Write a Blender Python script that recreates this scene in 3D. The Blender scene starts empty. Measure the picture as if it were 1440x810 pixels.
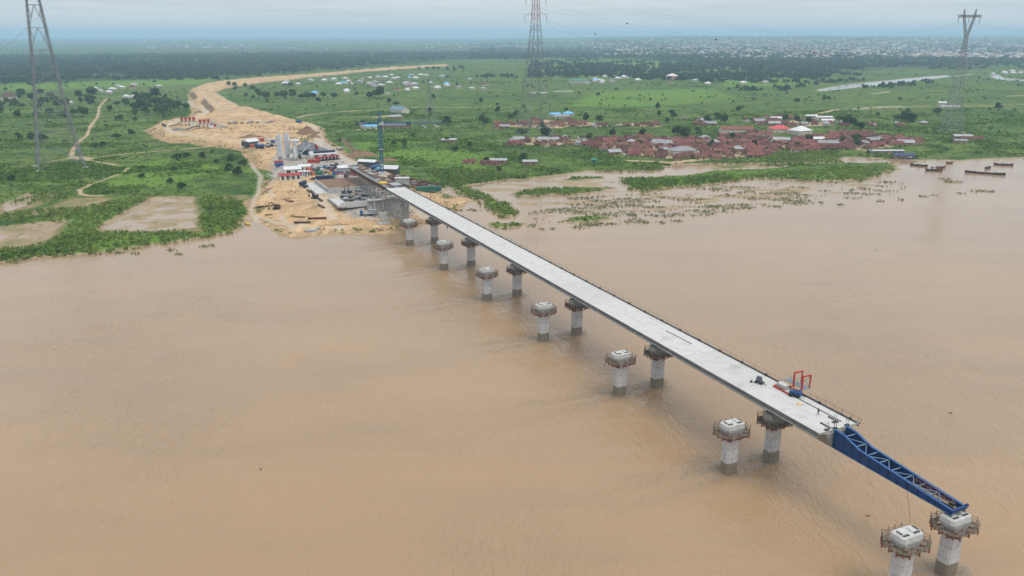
import bpy, math, random
import numpy as np
random.seed(7); rng = np.random.default_rng(11)
C = bpy.data.collections.new('place'); bpy.context.scene.collection.children.link(C)
SC = bpy.context.scene
R = math.radians

# ------------------------------------------------------------------ camera model (real place: drone 100 m above a river)
F, PITCH, HC = 1130.0, math.atan(355/1130), 100.0
SP, CP = math.sin(PITCH), math.cos(PITCH)
def ray(x, y):
    u, v = (x-720)/F, (405-y)/F
    return np.array([u, CP+v*SP, -SP+v*CP])
def onz(x, y, z=0.0):
    d = ray(x, y); t = (z-HC)/d[2]
    return np.array([d[0]*t, d[1]*t, z])

# ------------------------------------------------------------------ mesh helpers
class MB:
    def __init__(s): s.v=[]; s.f=[]; s.m=[]; s.mi=0
    def mat(s, i): s.mi=i; return s
    def add(s, vs, fs):
        o=len(s.v); s.v += [tuple(map(float,p)) for p in vs]
        for f in fs: s.f.append(tuple(o+i for i in f)); s.m.append(s.mi)
        return s
    def box(s, c, d, rz=0.0, taper=1.0):
        x,y,z=[k/2 for k in d]; cs,sn=math.cos(rz),math.sin(rz); vs=[]
        for sz,tp in ((-1,1.0),(1,taper)):
            for sx,sy in ((-1,-1),(1,-1),(1,1),(-1,1)):
                a,b=sx*x*tp,sy*y*tp
                vs.append((c[0]+a*cs-b*sn, c[1]+a*sn+b*cs, c[2]+sz*z))
        return s.add(vs, [(3,2,1,0),(4,5,6,7),(0,1,5,4),(1,2,6,5),(2,3,7,6),(3,0,4,7)])
    def bar(s, p, q, w, h=None):
        h=h or w; p=np.array(p,float); q=np.array(q,float); d=q-p; L=np.linalg.norm(d)
        if L<1e-6: return s
        d/=L; up=np.array([0,0,1.0]) if abs(d[2])<.95 else np.array([1.0,0,0])
        a=np.cross(d,up); a/=np.linalg.norm(a); b=np.cross(a,d); vs=[]
        for e in (p,q):
            for i,j in ((-1,-1),(1,-1),(1,1),(-1,1)): vs.append(e+a*i*w/2+b*j*h/2)
        return s.add(vs, [(3,2,1,0),(4,5,6,7),(0,1,5,4),(1,2,6,5),(2,3,7,6),(3,0,4,7)])
    def cyl(s, p, q, r, r2=None, n=14, caps=True):
        r2=r if r2 is None else r2; p=np.array(p,float); q=np.array(q,float); d=q-p; d/=np.linalg.norm(d)
        up=np.array([0,0,1.0]) if abs(d[2])<.95 else np.array([1.0,0,0])
        a=np.cross(d,up); a/=np.linalg.norm(a); b=np.cross(a,d); vs=[]
        for e,k in ((p,r),(q,r2)):
            for i in range(n):
                t=2*math.pi*i/n; vs.append(e+(a*math.cos(t)+b*math.sin(t))*k)
        fs=[(i,(i+1)%n,n+(i+1)%n,n+i) for i in range(n)]
        if caps: fs += [tuple(range(n-1,-1,-1)), tuple(range(n,2*n))]
        return s.add(vs, fs)
    def loft(s, rings, caps=True):
        n=len(rings[0]); vs=[p for r in rings for p in r]; fs=[]
        for k in range(len(rings)-1):
            for i in range(n): fs.append((k*n+i,k*n+(i+1)%n,(k+1)*n+(i+1)%n,(k+1)*n+i))
        if caps: fs += [tuple(range(n-1,-1,-1)), tuple(range((len(rings)-1)*n,len(rings)*n))]
        return s.add(vs, fs)
    def prism(s, poly, z0, z1): return s.loft([[(x,y,z0) for x,y in poly],[(x,y,z1) for x,y in poly]])
    def blob(s, c, r, n=8, seed=0, rough=.15):
        g=random.Random(seed); rings=[]
        for k in range(1,n):
            ph=math.pi*k/n-math.pi/2; rings.append([(c[0]+r[0]*math.cos(ph)*math.cos(2*math.pi*i/12)*(1+g.uniform(-rough,rough)),
              c[1]+r[1]*math.cos(ph)*math.sin(2*math.pi*i/12)*(1+g.uniform(-rough,rough)), c[2]+r[2]*math.sin(ph)) for i in range(12)])
        return s.loft(rings)
    def gable(s, c, L, Wd, h, rz=0.0, over=.4, th=.12):   # pitched roof sheet, ridge along local x, c = eaves level centre
        cs,sn=math.cos(rz),math.sin(rz); a=L/2+over; b=Wd/2+over; hh=h*(1+over/(Wd/2)); e=-h*over/(Wd/2); vs=[]
        for dz in (0,th):
            for x in (-a,a):
                for y,z in ((-b,e),(0,h),(b,e)): vs.append((c[0]+x*cs-y*sn,c[1]+x*sn+y*cs,c[2]+z+dz))
        return s.add(vs, [(6,9,10,7),(7,10,11,8),(1,4,3,0),(2,5,4,1),(0,3,9,6),(8,11,5,2),(0,6,7,1),(1,7,8,2),(4,10,9,3),(5,11,10,4)])
    def gends(s, c, L, Wd, h, rz=0.0):                     # gable end triangles (solid prism under the roof)
        cs,sn=math.cos(rz),math.sin(rz); a=L/2; b=Wd/2; vs=[]
        for x in (-a,a):
            for y,z in ((-b,0),(0,h-.02),(b,0)): vs.append((c[0]+x*cs-y*sn,c[1]+x*sn+y*cs,c[2]+z))
        return s.add(vs, [(0,1,2),(5,4,3),(1,0,3,4),(2,1,4,5)])
    def hip(s, c, L, Wd, h, rz=0.0, over=.5):
        cs,sn=math.cos(rz),math.sin(rz); a=L/2+over; b=Wd/2+over; r=max(a-b,.2)
        pts=[(-a,-b,0),(a,-b,0),(a,b,0),(-a,b,0),(-r,0,h),(r,0,h)]
        vs=[(c[0]+x*cs-y*sn,c[1]+x*sn+y*cs,c[2]+z) for x,y,z in pts]
        return s.add(vs, [(0,1,5,4),(1,2,5),(2,3,4,5),(3,0,4),(3,2,1,0)])
    def mesh(s, name, mats, smooth=False):
        me=bpy.data.meshes.new(name); me.from_pydata(s.v,[],s.f)
        for m in (mats if isinstance(mats,(list,tuple)) else [mats]): me.materials.append(m)
        me.polygons.foreach_set('material_index', s.m)
        if smooth: me.polygons.foreach_set('use_smooth',[True]*len(s.f))
        me.update(); return me
    def build(s, name, mats, parent=None, smooth=False, label=None):
        o=bpy.data.objects.new(name, s.mesh(name,mats,smooth)); C.objects.link(o)
        if parent: o.parent=parent
        if label: o['label']=label
        return o
def tag(o, label=None, cat=None, group=None, kind=None):
    for k,v in (('label',label),('category',cat),('group',group),('kind',kind)):
        if v: o[k]=v
    return o
def thing(name, label, cat, loc=(0,0,0), rz=0.0, group=None):
    o=bpy.data.objects.new(name,None); o.empty_display_size=.5; C.objects.link(o)
    o.location=tuple(map(float,loc)); o.rotation_euler=(0,0,rz)
    return tag(o,label,cat,group)
def copy_tree(o, parent=None):
    c=o.copy(); C.objects.link(c)
    if parent: c.parent=parent
    for ch in o.children: copy_tree(ch,c)
    return c
def place(o, loc, rz=0.0, label=None, scale=None, group=None):
    o.location=tuple(map(float,loc)); o.rotation_euler=(0,0,rz)
    if label: o['label']=label
    if group: o['group']=group
    if scale is not None: o.scale=(scale,)*3 if np.isscalar(scale) else scale
    return o
def npmesh(name, V, Q, mats, smooth=False):
    me=bpy.data.meshes.new(name); V=np.asarray(V,np.float32); Q=np.asarray(Q,np.int32); k=Q.shape[1]
    me.vertices.add(len(V)); me.vertices.foreach_set('co',V.ravel())
    me.loops.add(Q.size); me.loops.foreach_set('vertex_index',Q.ravel())
    me.polygons.add(len(Q)); me.polygons.foreach_set('loop_start',np.arange(0,Q.size,k,dtype=np.int32))
    if smooth: me.polygons.foreach_set('use_smooth',np.ones(len(Q),bool))
    for m in (mats if isinstance(mats,(list,tuple)) else [mats]): me.materials.append(m)
    me.update(calc_edges=True); return me
def npobj(name,V,Q,mats,smooth=False,parent=None):
    o=bpy.data.objects.new(name,npmesh(name,V,Q,mats,smooth)); C.objects.link(o)
    if parent: o.parent=parent
    return o

# ------------------------------------------------------------------ numeric noise
_tab=rng.random((256,256))
def vnoise(x,y):
    xi=np.floor(x).astype(int); yi=np.floor(y).astype(int); fx=x-xi; fy=y-yi
    fx=fx*fx*(3-2*fx); fy=fy*fy*(3-2*fy)
    g=lambda a,b:_tab[a&255,b&255]
    return (g(xi,yi)*(1-fx)+g(xi+1,yi)*fx)*(1-fy)+(g(xi,yi+1)*(1-fx)+g(xi+1,yi+1)*fx)*fy
def fbm(x,y,sc,oc=4):
    a=0; w=.5; n=0
    for k in range(oc):
        a=a+w*vnoise(x/sc*2**k+17.3*k,y/sc*2**k+5.1*k); n+=w; w*=.5
    return a/n
def sstep(a,b,x):
    t=np.clip((x-a)/(b-a),0,1); return t*t*(3-2*t)

# ------------------------------------------------------------------ materials
class NT:
    def __init__(s,m): s.t=m.node_tree; s.n=s.t.nodes; s.l=s.t.links
    def new(s,ty,ins=None,**kw):
        n=s.n.new(ty)
        for k,v in kw.items(): setattr(n,k,v)
        for k,v in (ins or {}).items():
            if hasattr(v,'links') or isinstance(v,bpy.types.NodeSocket): s.l.new(v,n.inputs[k])
            else: n.inputs[k].default_value=v
        return n
    def noise(s,vec,scale,detail=3,rough=.55):
        n=s.new('ShaderNodeTexNoise',{'Vector':vec,'Scale':scale,'Detail':detail,'Roughness':rough}); return n.outputs['Fac']
    def math(s,op,a,b=0.0,clamp=False):
        n=s.new('ShaderNodeMath',operation=op,use_clamp=clamp)
        for i,v in enumerate((a,b)):
            if isinstance(v,bpy.types.NodeSocket): s.l.new(v,n.inputs[i])
            else: n.inputs[i].default_value=v
        return n.outputs[0]
    def ramp(s,x,a,b,lo=0.0,hi=1.0):
        n=s.new('ShaderNodeMapRange',{'Value':x,'From Min':a,'From Max':b,'To Min':lo,'To Max':hi}); n.clamp=True; return n.outputs[0]
    def mix(s,f,a,b,blend='MIX'):
        n=s.new('ShaderNodeMix',data_type='RGBA',blend_type=blend)
        for i,v in ((0,f),(6,a),(7,b)):
            if isinstance(v,bpy.types.NodeSocket): s.l.new(v,n.inputs[i])
            elif i==0: n.inputs[0].default_value=v
            else: n.inputs[i].default_value=(*v[:3],1)
        return n.outputs[2]
    def attr(s,name): return s.new('ShaderNodeAttribute',attribute_name=name).outputs['Fac']
def new_mat(name):
    m=bpy.data.materials.new(name); m.use_nodes=True
    t=NT(m); b=t.n['Principled BSDF']; b.inputs['Specular IOR Level'].default_value=.3
    return m,t,b
MATS={}
def M(name,col,rough=.8,metal=0.0,var=.25,scale=.6,rand=0.0,dirt=None,dscale=.4,hue=0.0,spec=.3,bump=0.0):
    """plain weathered surface: object-space noise, optional dirt stains, optional per-object variation"""
    if name in MATS: return MATS[name]
    m,t,b=new_mat(name); vec=t.new('ShaderNodeTexCoord').outputs['Object']
    n1=t.noise(vec,scale,5); k=t.ramp(n1,.25,.75,1-var,1+var)
    c=t.mix(1.0,col,t.new('ShaderNodeCombineColor',{0:k,1:k,2:k}).outputs[0],'MULTIPLY')
    if rand or hue:
        r=t.new('ShaderNodeObjectInfo').outputs['Random']
        h=t.new('ShaderNodeHueSaturation',{'Color':c,'Value':t.ramp(r,0,1,1-rand,1+rand),'Hue':t.ramp(t.math('FRACT',t.math('MULTIPLY',r,37.7)),0,1,.5-hue,.5+hue)}); c=h.outputs[0]
    if dirt:
        n2=t.noise(vec,dscale,6,.65); c=t.mix(t.ramp(n2,.5,.7,0,.8),c,dirt)
    t.l.new(c,b.inputs['Base Color']); b.inputs['Roughness'].default_value=rough; b.inputs['Metallic'].default_value=metal
    b.inputs['Specular IOR Level'].default_value=spec
    if bump:
        bm=t.new('ShaderNodeBump',{'Height':t.noise(vec,scale*6,4),'Strength':bump,'Distance':.1}); t.l.new(bm.outputs[0],b.inputs['Normal'])
    MATS[name]=m; return m
# ------------------------------------------------------------------ terrain layout (plan polygons)
def poly(pts,z=1.5): return np.array([onz(x,y,z)[:2] for x,y in pts])
def sdf(P,X,Y,margin=60.0):
    out=np.full(X.shape,-margin); lo=P.min(0)-margin; hi=P.max(0)+margin
    k=(X>lo[0])&(X<hi[0])&(Y>lo[1])&(Y<hi[1]); x=X[k]; y=Y[k]
    if not x.size: return out
    d2=np.full(x.shape,1e18); ins=np.zeros(x.shape,bool); n=len(P)
    for i in range(n):
        ax,ay=P[i]; bx,by=P[(i+1)%n]; ex,ey=bx-ax,by-ay; L=ex*ex+ey*ey+1e-9
        t=np.clip(((x-ax)*ex+(y-ay)*ey)/L,0,1); d2=np.minimum(d2,(x-ax-t*ex)**2+(y-ay-t*ey)**2)
        c=((ay>y)!=(by>y))&(x<(bx-ax)*(y-ay)/(by-ay+1e-12)+ax); ins^=c
    d=np.sqrt(d2); out[k]=np.where(ins,np.minimum(d,1e4),-np.minimum(d,margin)); return out
def ldist(P,w,X,Y,margin=60.0):
    out=np.full(X.shape,-margin); lo=P.min(0)-margin; hi=P.max(0)+margin
    k=(X>lo[0])&(X<hi[0])&(Y>lo[1])&(Y<hi[1]); x=X[k]; y=Y[k]; d2=np.full(x.shape,1e18)
    for i in range(len(P)-1):
        ax,ay=P[i]; bx,by=P[i+1]; ex,ey=bx-ax,by-ay; L=ex*ex+ey*ey+1e-9
        t=np.clip(((x-ax)*ex+(y-ay)*ey)/L,0,1); d2=np.minimum(d2,(x-ax-t*ex)**2+(y-ay-t*ey)**2)
    out[k]=w/2-np.sqrt(d2); return out
def mx(fs,X,Y): 
    o=np.full(X.shape,-60.0)
    for f in fs: o=np.maximum(o,f(X,Y))
    return o
# shoreline of the solid land
SHORE=poly([(-420,395),(-200,383),(0,368),(60,362),(130,357),(190,350),(235,343),(275,337),(310,331),(338,325),(346,312),(352,304),(366,305),(378,311),(397,325),(415,328),(440,325),(475,322),(512,322),(552,320),(575,315),(600,307),(637,293),(652,282),(640,276),(622,269),(628,262),
 (655,261),(690,256),(747,252),(792,247),(835,242),(880,242),(920,241),(932,236),(952,232),(1000,231),(1060,231),(1110,230),(1184,228),(1190,222),(1266,224),(1290,226),(1350,226),(1440,222),(1700,214),(2100,205)],0)
SHORE=np.vstack([SHORE,[[60000,3000],[60000,60000],[-60000,60000],[-60000,1200]]])
BANKS=[poly(p,0) for p in (
 [(628,262),(650,262),(675,268),(705,282),(735,297),(725,304),(703,306),(690,299),(672,283),(650,274)],
 [(865,249),(884,267),(907,269),(950,264),(1000,260),(1060,251),(1090,252),(1126,254),(1170,255),(1210,254),(1242,246),(1266,237),(1267,228),(1187,229),(1080,237),(1006,241),(960,246),(900,250)],
 [(712,273),(745,266),(800,264),(872,263),(860,269),(795,274),(725,277)],
 [(785,254),(805,249),(850,248),(852,252),(810,256)],
 [(690,313),(720,316),(735,315),(718,320),(690,322)],
 [(782,312),(800,306),(850,304),(872,308),(850,311),(800,314)])]
FLOOD=[poly(p,0) for p in (
 [(125,327),(160,303),(215,276),(278,277),(286,322),(240,328)],
 [(-200,318),(0,318),(95,309),(82,334),(60,348),(0,352),(-200,360)],
 [(0,304),(40,291),(60,275),(38,272),(0,287)],
 [(92,300),(110,288),(160,279),(140,292)],
 [(985,233),(1060,232),(1140,229),(1185,230),(1080,236),(1000,240)])]
DRY=[poly(p) for p in (
 [(125,327),(160,303),(205,277),(280,277),(287,325),(240,328)],
 [(-60,300),(0,288),(60,273),(85,272),(60,290),(0,303),(-60,312)],
 [(30,302),(100,280),(160,277),(150,287),(100,297),(50,303)],
 [(-100,318),(0,318),(95,309),(82,334),(60,348),(0,352),(-100,355)],
 [(283,277),(345,275),(352,285),(300,278)])]
BRIGHT=[poly(p) for p in ([(500,198),(560,190),(590,200),(570,208),(510,210)],[(310,238),(328,236),(326,243),(305,245)],[(740,92),(860,85),(1020,90),(1060,98),(900,103),(760,103)],
 [(0,118),(110,116),(300,108),(290,118),(200,121),(0,128)],[(840,128),(1000,125),(1040,140),(900,150),(800,150)],[(1000,112),(1060,108),(1140,110),(1130,120),(1020,122)],[(205,275),(160,303),(125,328),(280,328),(285,277),(332,277),(345,297),(340,325),(282,338),(200,346),(0,368),(-300,390),(-300,340),(60,346),(132,290)],[(628,262),(650,262),(705,282),(735,297),(725,304),(690,299),(650,274)],[(870,250),(885,267),(907,269),(1060,251),(1210,254),(1262,237),(1190,234),(1080,240)],[(480,205),(700,215),(690,240),(560,225)],[(140,235),(260,222),(330,240),(250,262),(150,262)])]
SITE=poly([(340,303),(346,292),(340,280),(358,275),(363,262),(372,252),(392,250),(390,243),(372,236),(352,232),(345,222),(338,210),(312,207),(299,204),(290,205),(264,200),(240,199.6),(221,195),(203,182),(216,175),(232,170),(262,166.5),(269,157),(267,144),(263,133),
 (270,123),(287,118.5),(312,114.3),(360,109.8),(420,106),(470,102),(520,97.3),(570,94),(630,90.6),(632,92.6),(570,96.8),(520,100),(470,105),(420,110),(380,114.5),(349,118.5),(315,124),(303,129),(316,137),(333,146),(344,151),(360,153),(387,161),(415,167),(436,172),(456,180),(455,190),(470,200),(486,212),
 (500,224),(520,231),(545,238),(562,244),(582,253),(615,263),(622,269),(640,276),(652,282),(637,293),(600,307),(575,315),(552,320),(512,322),(475,322),(440,325),(415,328),(397,325),(378,311),(366,305)],3)
BROWN=[poly(p,6) for p in ([(264,128),(270,126),(279,137),(272,139)],[(281,144),(288,139),(303,153),(297,159)],[(478,190),(484,188),(503,205),(494,207)],[(268,157),(276,154),(287,158),(270,160)])]
GREY=[poly(p,6) for p in ([(380,240),(383,222),(400,212),(430,204),(452,198),(485,214),(520,232),(550,250),(540,262),(500,250),(470,246),(400,250)],[(455,272),(470,262),(545,262),(585,290),(560,296),(500,300),(480,292)])]
PATHS=[(poly(p),w) for p,w in (
 ([(150,139),(140,150),(137,165),(127,178),(122,191),(110,200),(102,212),(100,221),(125,222),(180,216),(250,211),(290,208)],3.2),
 ([(65,228),(100,223),(125,226),(155,231),(180,237),(172,244),(150,251),(130,260),(112,267),(114,274),(125,276),(142,276)],2.8),
 ([(98,223),(112,221),(125,224)],8),([(205,276),(282,277)],2.5),
 ([(415,166),(435,162),(460,159),(500,156),(555,152.5),(600,151),(660,151)],5),
 ([(1127,168),(1155,159),(1177,154),(1240,151),(1340,150),(1440,147),(1600,142)],6),([(1413,136),(1440,134.5),(1500,132)],7),
 ([(880,226),(940,228),(1000,224)],6),([(1185,208),(1220,212),(1250,216)],5),([(530,165),(560,162)],12),([(500,183),(536,182)],8),
 ([(700,203),(740,205),(790,203),(830,200)],7),([(910,206),(930,222)],5))]
ROADS=[(poly(p,6),w) for p,w in (
 ([(345,203),(338,199),(312,195.6),(269,191),(243,187.5),(234.5,181),(234.5,175),(245,170),(262.6,166.7),(280,163),(290,159),(287,152),(272,146),(266,138)],7),
 ([(420,166),(440,176),(448,190),(447,205),(480,220),(515,240),(547,255),(577,275),(600,292)],9),
 ([(408,246),(430,258),(445,275),(470,300),(478,308)],6),([(365,305),(352,285),(362,262),(366,240),(350,222)],3),
 ([(303,128),(318,137),(338,147),(360,152)],6),([(628,91.7),(520,98.5),(430,107),(350,115),(300,122),(286,130),(292,138),(318,150),(345,163),(385,178)],3),([(280,124),(283,134),(300,147),(330,160),(372,170)],2),([(250,186),(300,189),(350,194),(380,190)],2.5),([(385,246),(378,262),(384,280),(396,296),(412,310)],2.2),([(360,290),(385,300),(420,306),(470,309),(510,306)],2.0))]
LAKES=[poly(p) for p in ([(1145,126.5),(1167,121.5),(1200,117),(1255,111.5),(1305,106.5),(1332,105),(1338,107.5),(1280,114),(1240,119),(1192,124),(1155,128)],[(1338,106.5),(1370,103),(1372,104),(1342,107.6)],
 [(1221,131.5),(1250,127.5),(1252,129),(1224,132)],[(1390,106),(1404,104),(1412,109),(1440,111),(1470,112),(1470,115),(1405,112)],[(745,128.3),(770,128),(768,131),(746,131)],[(778,127),(806,127),(804,129),(780,129)],
 [(1198,151.8),(1222,149.5),(1225,152),(1200,153.6)],[(1230,149),(1277,148.2),(1275,150),(1232,151.5)],[(655,262),(690,257),(740,255),(733,259),(700,264),(670,267)])]

ys=[250.0]
while ys[-1]<36000: ys.append(ys[-1]+max(1.6,1.6+(ys[-1]-950)*.022))
ys=np.array(ys); NR=len(ys); NCOL=860
q=np.linspace(-1,1,NCOL); us=np.where(np.abs(q)<.9,q/.9*.74,np.sign(q)*(.74+(np.abs(q)-.9)/.1*1.3))
GY=np.repeat(ys[:,None],NCOL,1); GX=us[None,:]*GY; X=GX.ravel(); Y=GY.ravel()
big=fbm(X,Y,90); med=fbm(X,Y,22); fine=fbm(X,Y,5,3)
s_shore=sdf(SHORE,X,Y)+(med-.5)*9+(fine-.5)*3
s_bank=mx([lambda a,b,P=P:sdf(P,a,b) for P in BANKS],X,Y)+(med-.5)*10+(fine-.5)*4
land=np.maximum(s_shore,s_bank)
H=np.clip(land*.14,-2.5,1.7)+np.where(land>8,(big-.5)*1.0+(med-.5)*.5,0)
s_flood=mx([lambda a,b,P=P:sdf(P,a,b) for P in FLOOD],X,Y)+(med-.5)*6
fl=sstep(-3,4,s_flood); H=H*(1-fl)+fl*((fbm(X,Y,12)-.49)*1.6+(big-.5)*.8+(fine-.5)*.5+.07)
s_site=sdf(SITE,X,Y)
toriver=sstep(4,42,sdf(SHORE,X,Y,400))
H=np.maximum(H,np.where(s_site>-8,np.clip(s_site*.45+.6,-9,6.0)*(.12+.88*toriver)+((fbm(X,Y,10)-.45)*(1.4*(1-toriver)+.4)+(fbm(X,Y,24,3)-.5)*5.0*sstep(760,860,Y))*sstep(0,4,s_site),-9))
s_site=s_site+(med-.5)*5+(fine-.5)*2
s_brown=mx([lambda a,b,P=P:sdf(P,a,b) for P in BROWN],X,Y)+(fine-.5)*2
s_grey=mx([lambda a,b,P=P:sdf(P,a,b) for P in GREY],X,Y)+(med-.5)*6
s_dry=mx([lambda a,b,P=P:sdf(P,a,b) for P in DRY],X,Y)+(med-.5)*8
s_bright=mx([lambda a,b,P=P:sdf(P,a,b) for P in BRIGHT],X,Y)+(med-.5)*30
s_path=mx([lambda a,b,P=P,w=w:ldist(P,w,a,b) for P,w in PATHS],X,Y)+(med-.5)*2
VILL=[poly(p) for p in ([(826,203),(850,196),(900,193),(1000,197),(1060,189),(1110,197),(1155,191),(1222,187),(1270,195),(1300,202),(1232,209),(1110,214),(1060,222),(1000,226),(912,224),(850,217)],[(695,179),(740,171),(760,168),(800,171),(935,175),(935,179),(760,181)],[(708,206),(720,196),(760,194),(835,194),(835,204),(780,207)],[(1042,174),(1095,167),(1200,175),(1150,179)])]
s_vill=mx([lambda a,b,P=P:sdf(P,a,b) for P in VILL],X,Y)
s_path=np.maximum(s_path,np.minimum(s_vill-3,12)+(med-.62)*46)
s_road=mx([lambda a,b,P=P,w=w:ldist(P,w,a,b) for P,w in ROADS],X,Y)+(med-.5)*1.5
s_lake=mx([lambda a,b,P=P:sdf(P,a,b) for P in LAKES],X,Y)+(med-.5)*4
H=np.where(s_lake>-4,np.minimum(H,np.clip(-s_lake*.5+.05,-2,2)),H)
MUD=poly([(660,264),(760,252),(835,245),(865,250),(890,271),(960,268),(1060,258),(1180,258),(1250,249),(1262,258),(1120,280),(1000,292),(860,300),(760,304),(735,292),(715,276)],0)
s_mud=sdf(MUD,X,Y)+(med-.5)*14
H=np.maximum(H,np.where(s_mud>0,np.minimum((fbm(X*.45,Y,11,4)-.55)*1.5+(fine-.5)*.25,.16),-9))
# rising country beyond the plain (the far town stands on it)
U=X/Y
H=H+55*sstep(4300,11000,Y)*sstep(-.05,.22,U)+30*sstep(6000,14000,Y)+(fbm(X,Y,1500)-.5)*40*sstep(6000,12000,Y)
HG=H.reshape(NR,NCOL)
def height(x,y):
    x=np.asarray(x,float); y=np.asarray(y,float)
    r=np.clip(np.searchsorted(ys,y)-1,0,NR-2); fr=np.clip((y-ys[r])/(ys[r+1]-ys[r]),0,1)
    u=x/np.maximum(y,1); c=np.clip(np.searchsorted(us,u)-1,0,NCOL-2); fc=np.clip((u-us[c])/(us[c+1]-us[c]),0,1)
    return (HG[r,c]*(1-fc)+HG[r,c+1]*fc)*(1-fr)+(HG[r+1,c]*(1-fc)+HG[r+1,c+1]*fc)*fr
def look(G,x,y):
    G=G.reshape(NR,NCOL); r=np.clip(np.searchsorted(ys,y)-1,0,NR-2); c=np.clip(np.searchsorted(us,np.asarray(x)/np.maximum(y,1))-1,0,NCOL-2); return G[r,c]
_ty=np.geomspace(252,30000,2600)
def at(px,py,dz=0.0):
    """first point of the terrain (or river) met by the line of sight; gives where a thing stands"""
    d=ray(px,py); t=_ty/d[1]; x=d[0]*t; z=HC+d[2]*t; h=np.maximum(height(x,_ty),0.0)
    k=np.nonzero(z<=h)[0]
    if not len(k): i=len(t)-1; return np.array([x[i],_ty[i],h[i]])
    i=k[0]
    if i==0: p=onz(px,py,0); return p
    a=(z[i-1]-h[i-1]); b=(h[i]-z[i]); w=a/(a+b+1e-9); yy=_ty[i-1]+(_ty[i]-_ty[i-1])*w; xx=x[i-1]+(x[i]-x[i-1])*w
    return np.array([xx,yy,max(float(height(xx,yy)),0.0)+dz])

# ------------------------------------------------------------------ ground material and meshes
def ground_material():
    m,t,b=new_mat('ground_cover_soil'); pos=t.new('ShaderNodeNewGeometry').outputs['Position']
    sep=t.new('ShaderNodeSeparateXYZ',{0:pos}); z=sep.outputs[2]
    n_big=t.noise(pos,.004,4); n_mid=t.noise(pos,.022,5,.6); n_small=t.noise(pos,.16,4,.6); n_fine=t.noise(pos,.8,3,.6)
    str_=t.new('ShaderNodeMapping',{'Vector':pos,'Scale':(.006,.03,.03)}).outputs[0]; n_str=t.noise(str_,1.0,4,.6)
    c=t.mix(t.ramp(n_mid,.36,.66),(.044,.094,.016),(.098,.160,.028))
    c=t.mix(t.ramp(n_str,.45,.68,0,.8),c,(.070,.115,.024)); n_st2=t.noise(t.new('ShaderNodeMapping',{'Vector':pos,'Scale':(.0035,.022,.02)}).outputs[0],1.0,5,.6); c=t.mix(t.ramp(n_st2,.48,.64,0,.9),c,(.135,.205,.034))
    c=t.mix(t.ramp(n_big,.40,.62,0,.75),c,(.140,.172,.036)); n_pt=t.noise(pos,.045,5,.65); c=t.mix(t.ramp(n_pt,.48,.60,0,.85),c,(.036,.080,.016)); c=t.mix(t.ramp(n_pt,.44,.34,0,.6),c,(.158,.202,.040)); c=t.mix(t.ramp(t.noise(pos,.028,6,.7),.60,.70,0,.7),c,(.165,.155,.055))
    c=t.mix(t.ramp(n_small,.48,.70,0,.75),c,(.030,.068,.016))
    c=t.mix(t.ramp(n_fine,.5,.8,0,.5),c,(.025,.060,.015))
    def edge(name,amp,wd,noise=None): 
        a=t.attr(name); a=t.math('ADD',a,t.math('MULTIPLY',t.math('SUBTRACT',noise or n_small,.5),amp)); return t.ramp(a,-wd,wd)
    c=t.mix(t.math('MULTIPLY',edge('a_bright',30,10,n_mid),.75),c,t.mix(n_small,(.090,.19,.022),(.140,.23,.032)))
    c=t.mix(t.math('MULTIPLY',t.attr('a_dark'),t.ramp(n_mid,.3,.55)),c,(.018,.040,.016))
    dry=t.mix(t.ramp(n_small,.4,.65),(.26,.19,.10),(.16,.17,.07)); dry=t.mix(t.ramp(n_fine,.5,.7),dry,(.10,.12,.045))
    c=t.mix(edge('a_dry',6,2),c,dry)
    c=t.mix(t.ramp(z,.75,.15),c,t.mix(n_fine,(.37,.275,.180),(.27,.205,.13)))
    c=t.mix(t.math('MULTIPLY',t.ramp(z,.7,.1),t.ramp(n_small,.55,.65,0,.7)),c,(.10,.13,.045))
    s=t.mix(t.ramp(n_mid,.35,.65),(.55,.365,.190),(.45,.30,.165)); s=t.mix(t.ramp(n_small,.46,.68),s,(.34,.225,.12))
    wv=t.noise(t.new('ShaderNodeMapping',{'Vector':pos,'Rotation':(0,0,.6),'Scale':(.25,.03,.1)}).outputs[0],1.0,4); s=t.mix(t.ramp(wv,.5,.7,0,.7),s,(.62,.46,.28))
    s=t.mix(t.ramp(t.noise(t.new('ShaderNodeMapping',{'Vector':pos,'Rotation':(0,0,-.35),'Scale':(.012,.16,.1)}).outputs[0],1.0,5,.65),.52,.64,0,.7),s,(.29,.205,.125)); s=t.mix(t.ramp(t.noise(pos,.07,5,.7),.54,.66,0,.75),s,(.24,.175,.105))
    gl=t.noise(t.new('ShaderNodeMapping',{'Vector':pos,'Scale':(.35,.35,.02)}).outputs[0],1.0,4,.6); s=t.mix(t.math('MULTIPLY',t.ramp(t.attr('a_sand'),11,3),t.ramp(gl,.40,.58)),s,t.mix(n_mid,(.33,.215,.12),(.22,.16,.095)))
    c=t.mix(edge('a_sand',5,1.2),c,s)
    c=t.mix(edge('a_path',2,.9),c,t.mix(n_small,(.46,.33,.20),(.36,.27,.17)))
    c=t.mix(t.math('MULTIPLY',edge('a_grey',6,3),.92),c,t.mix(t.ramp(n_small,.35,.65),(.42,.385,.335),(.25,.235,.21)))
    c=t.mix(t.math('MULTIPLY',edge('a_road',2,1),.7),c,t.mix(n_small,(.50,.43,.34),(.38,.33,.265)))
    c=t.mix(edge('a_brown',3,1.2),c,t.mix(n_small,(.13,.085,.055),(.18,.13,.08)))
    t.l.new(c,b.inputs['Base Color']); b.inputs['Roughness'].default_value=.95; b.inputs['Specular IOR Level'].default_value=.1
    bm=t.new('ShaderNodeBump',{'Height':t.math('ADD',n_small,t.math('MULTIPLY',n_fine,.4)),'Strength':.8,'Distance':1.6}); t.l.new(bm.outputs[0],b.inputs['Normal'])
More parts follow.
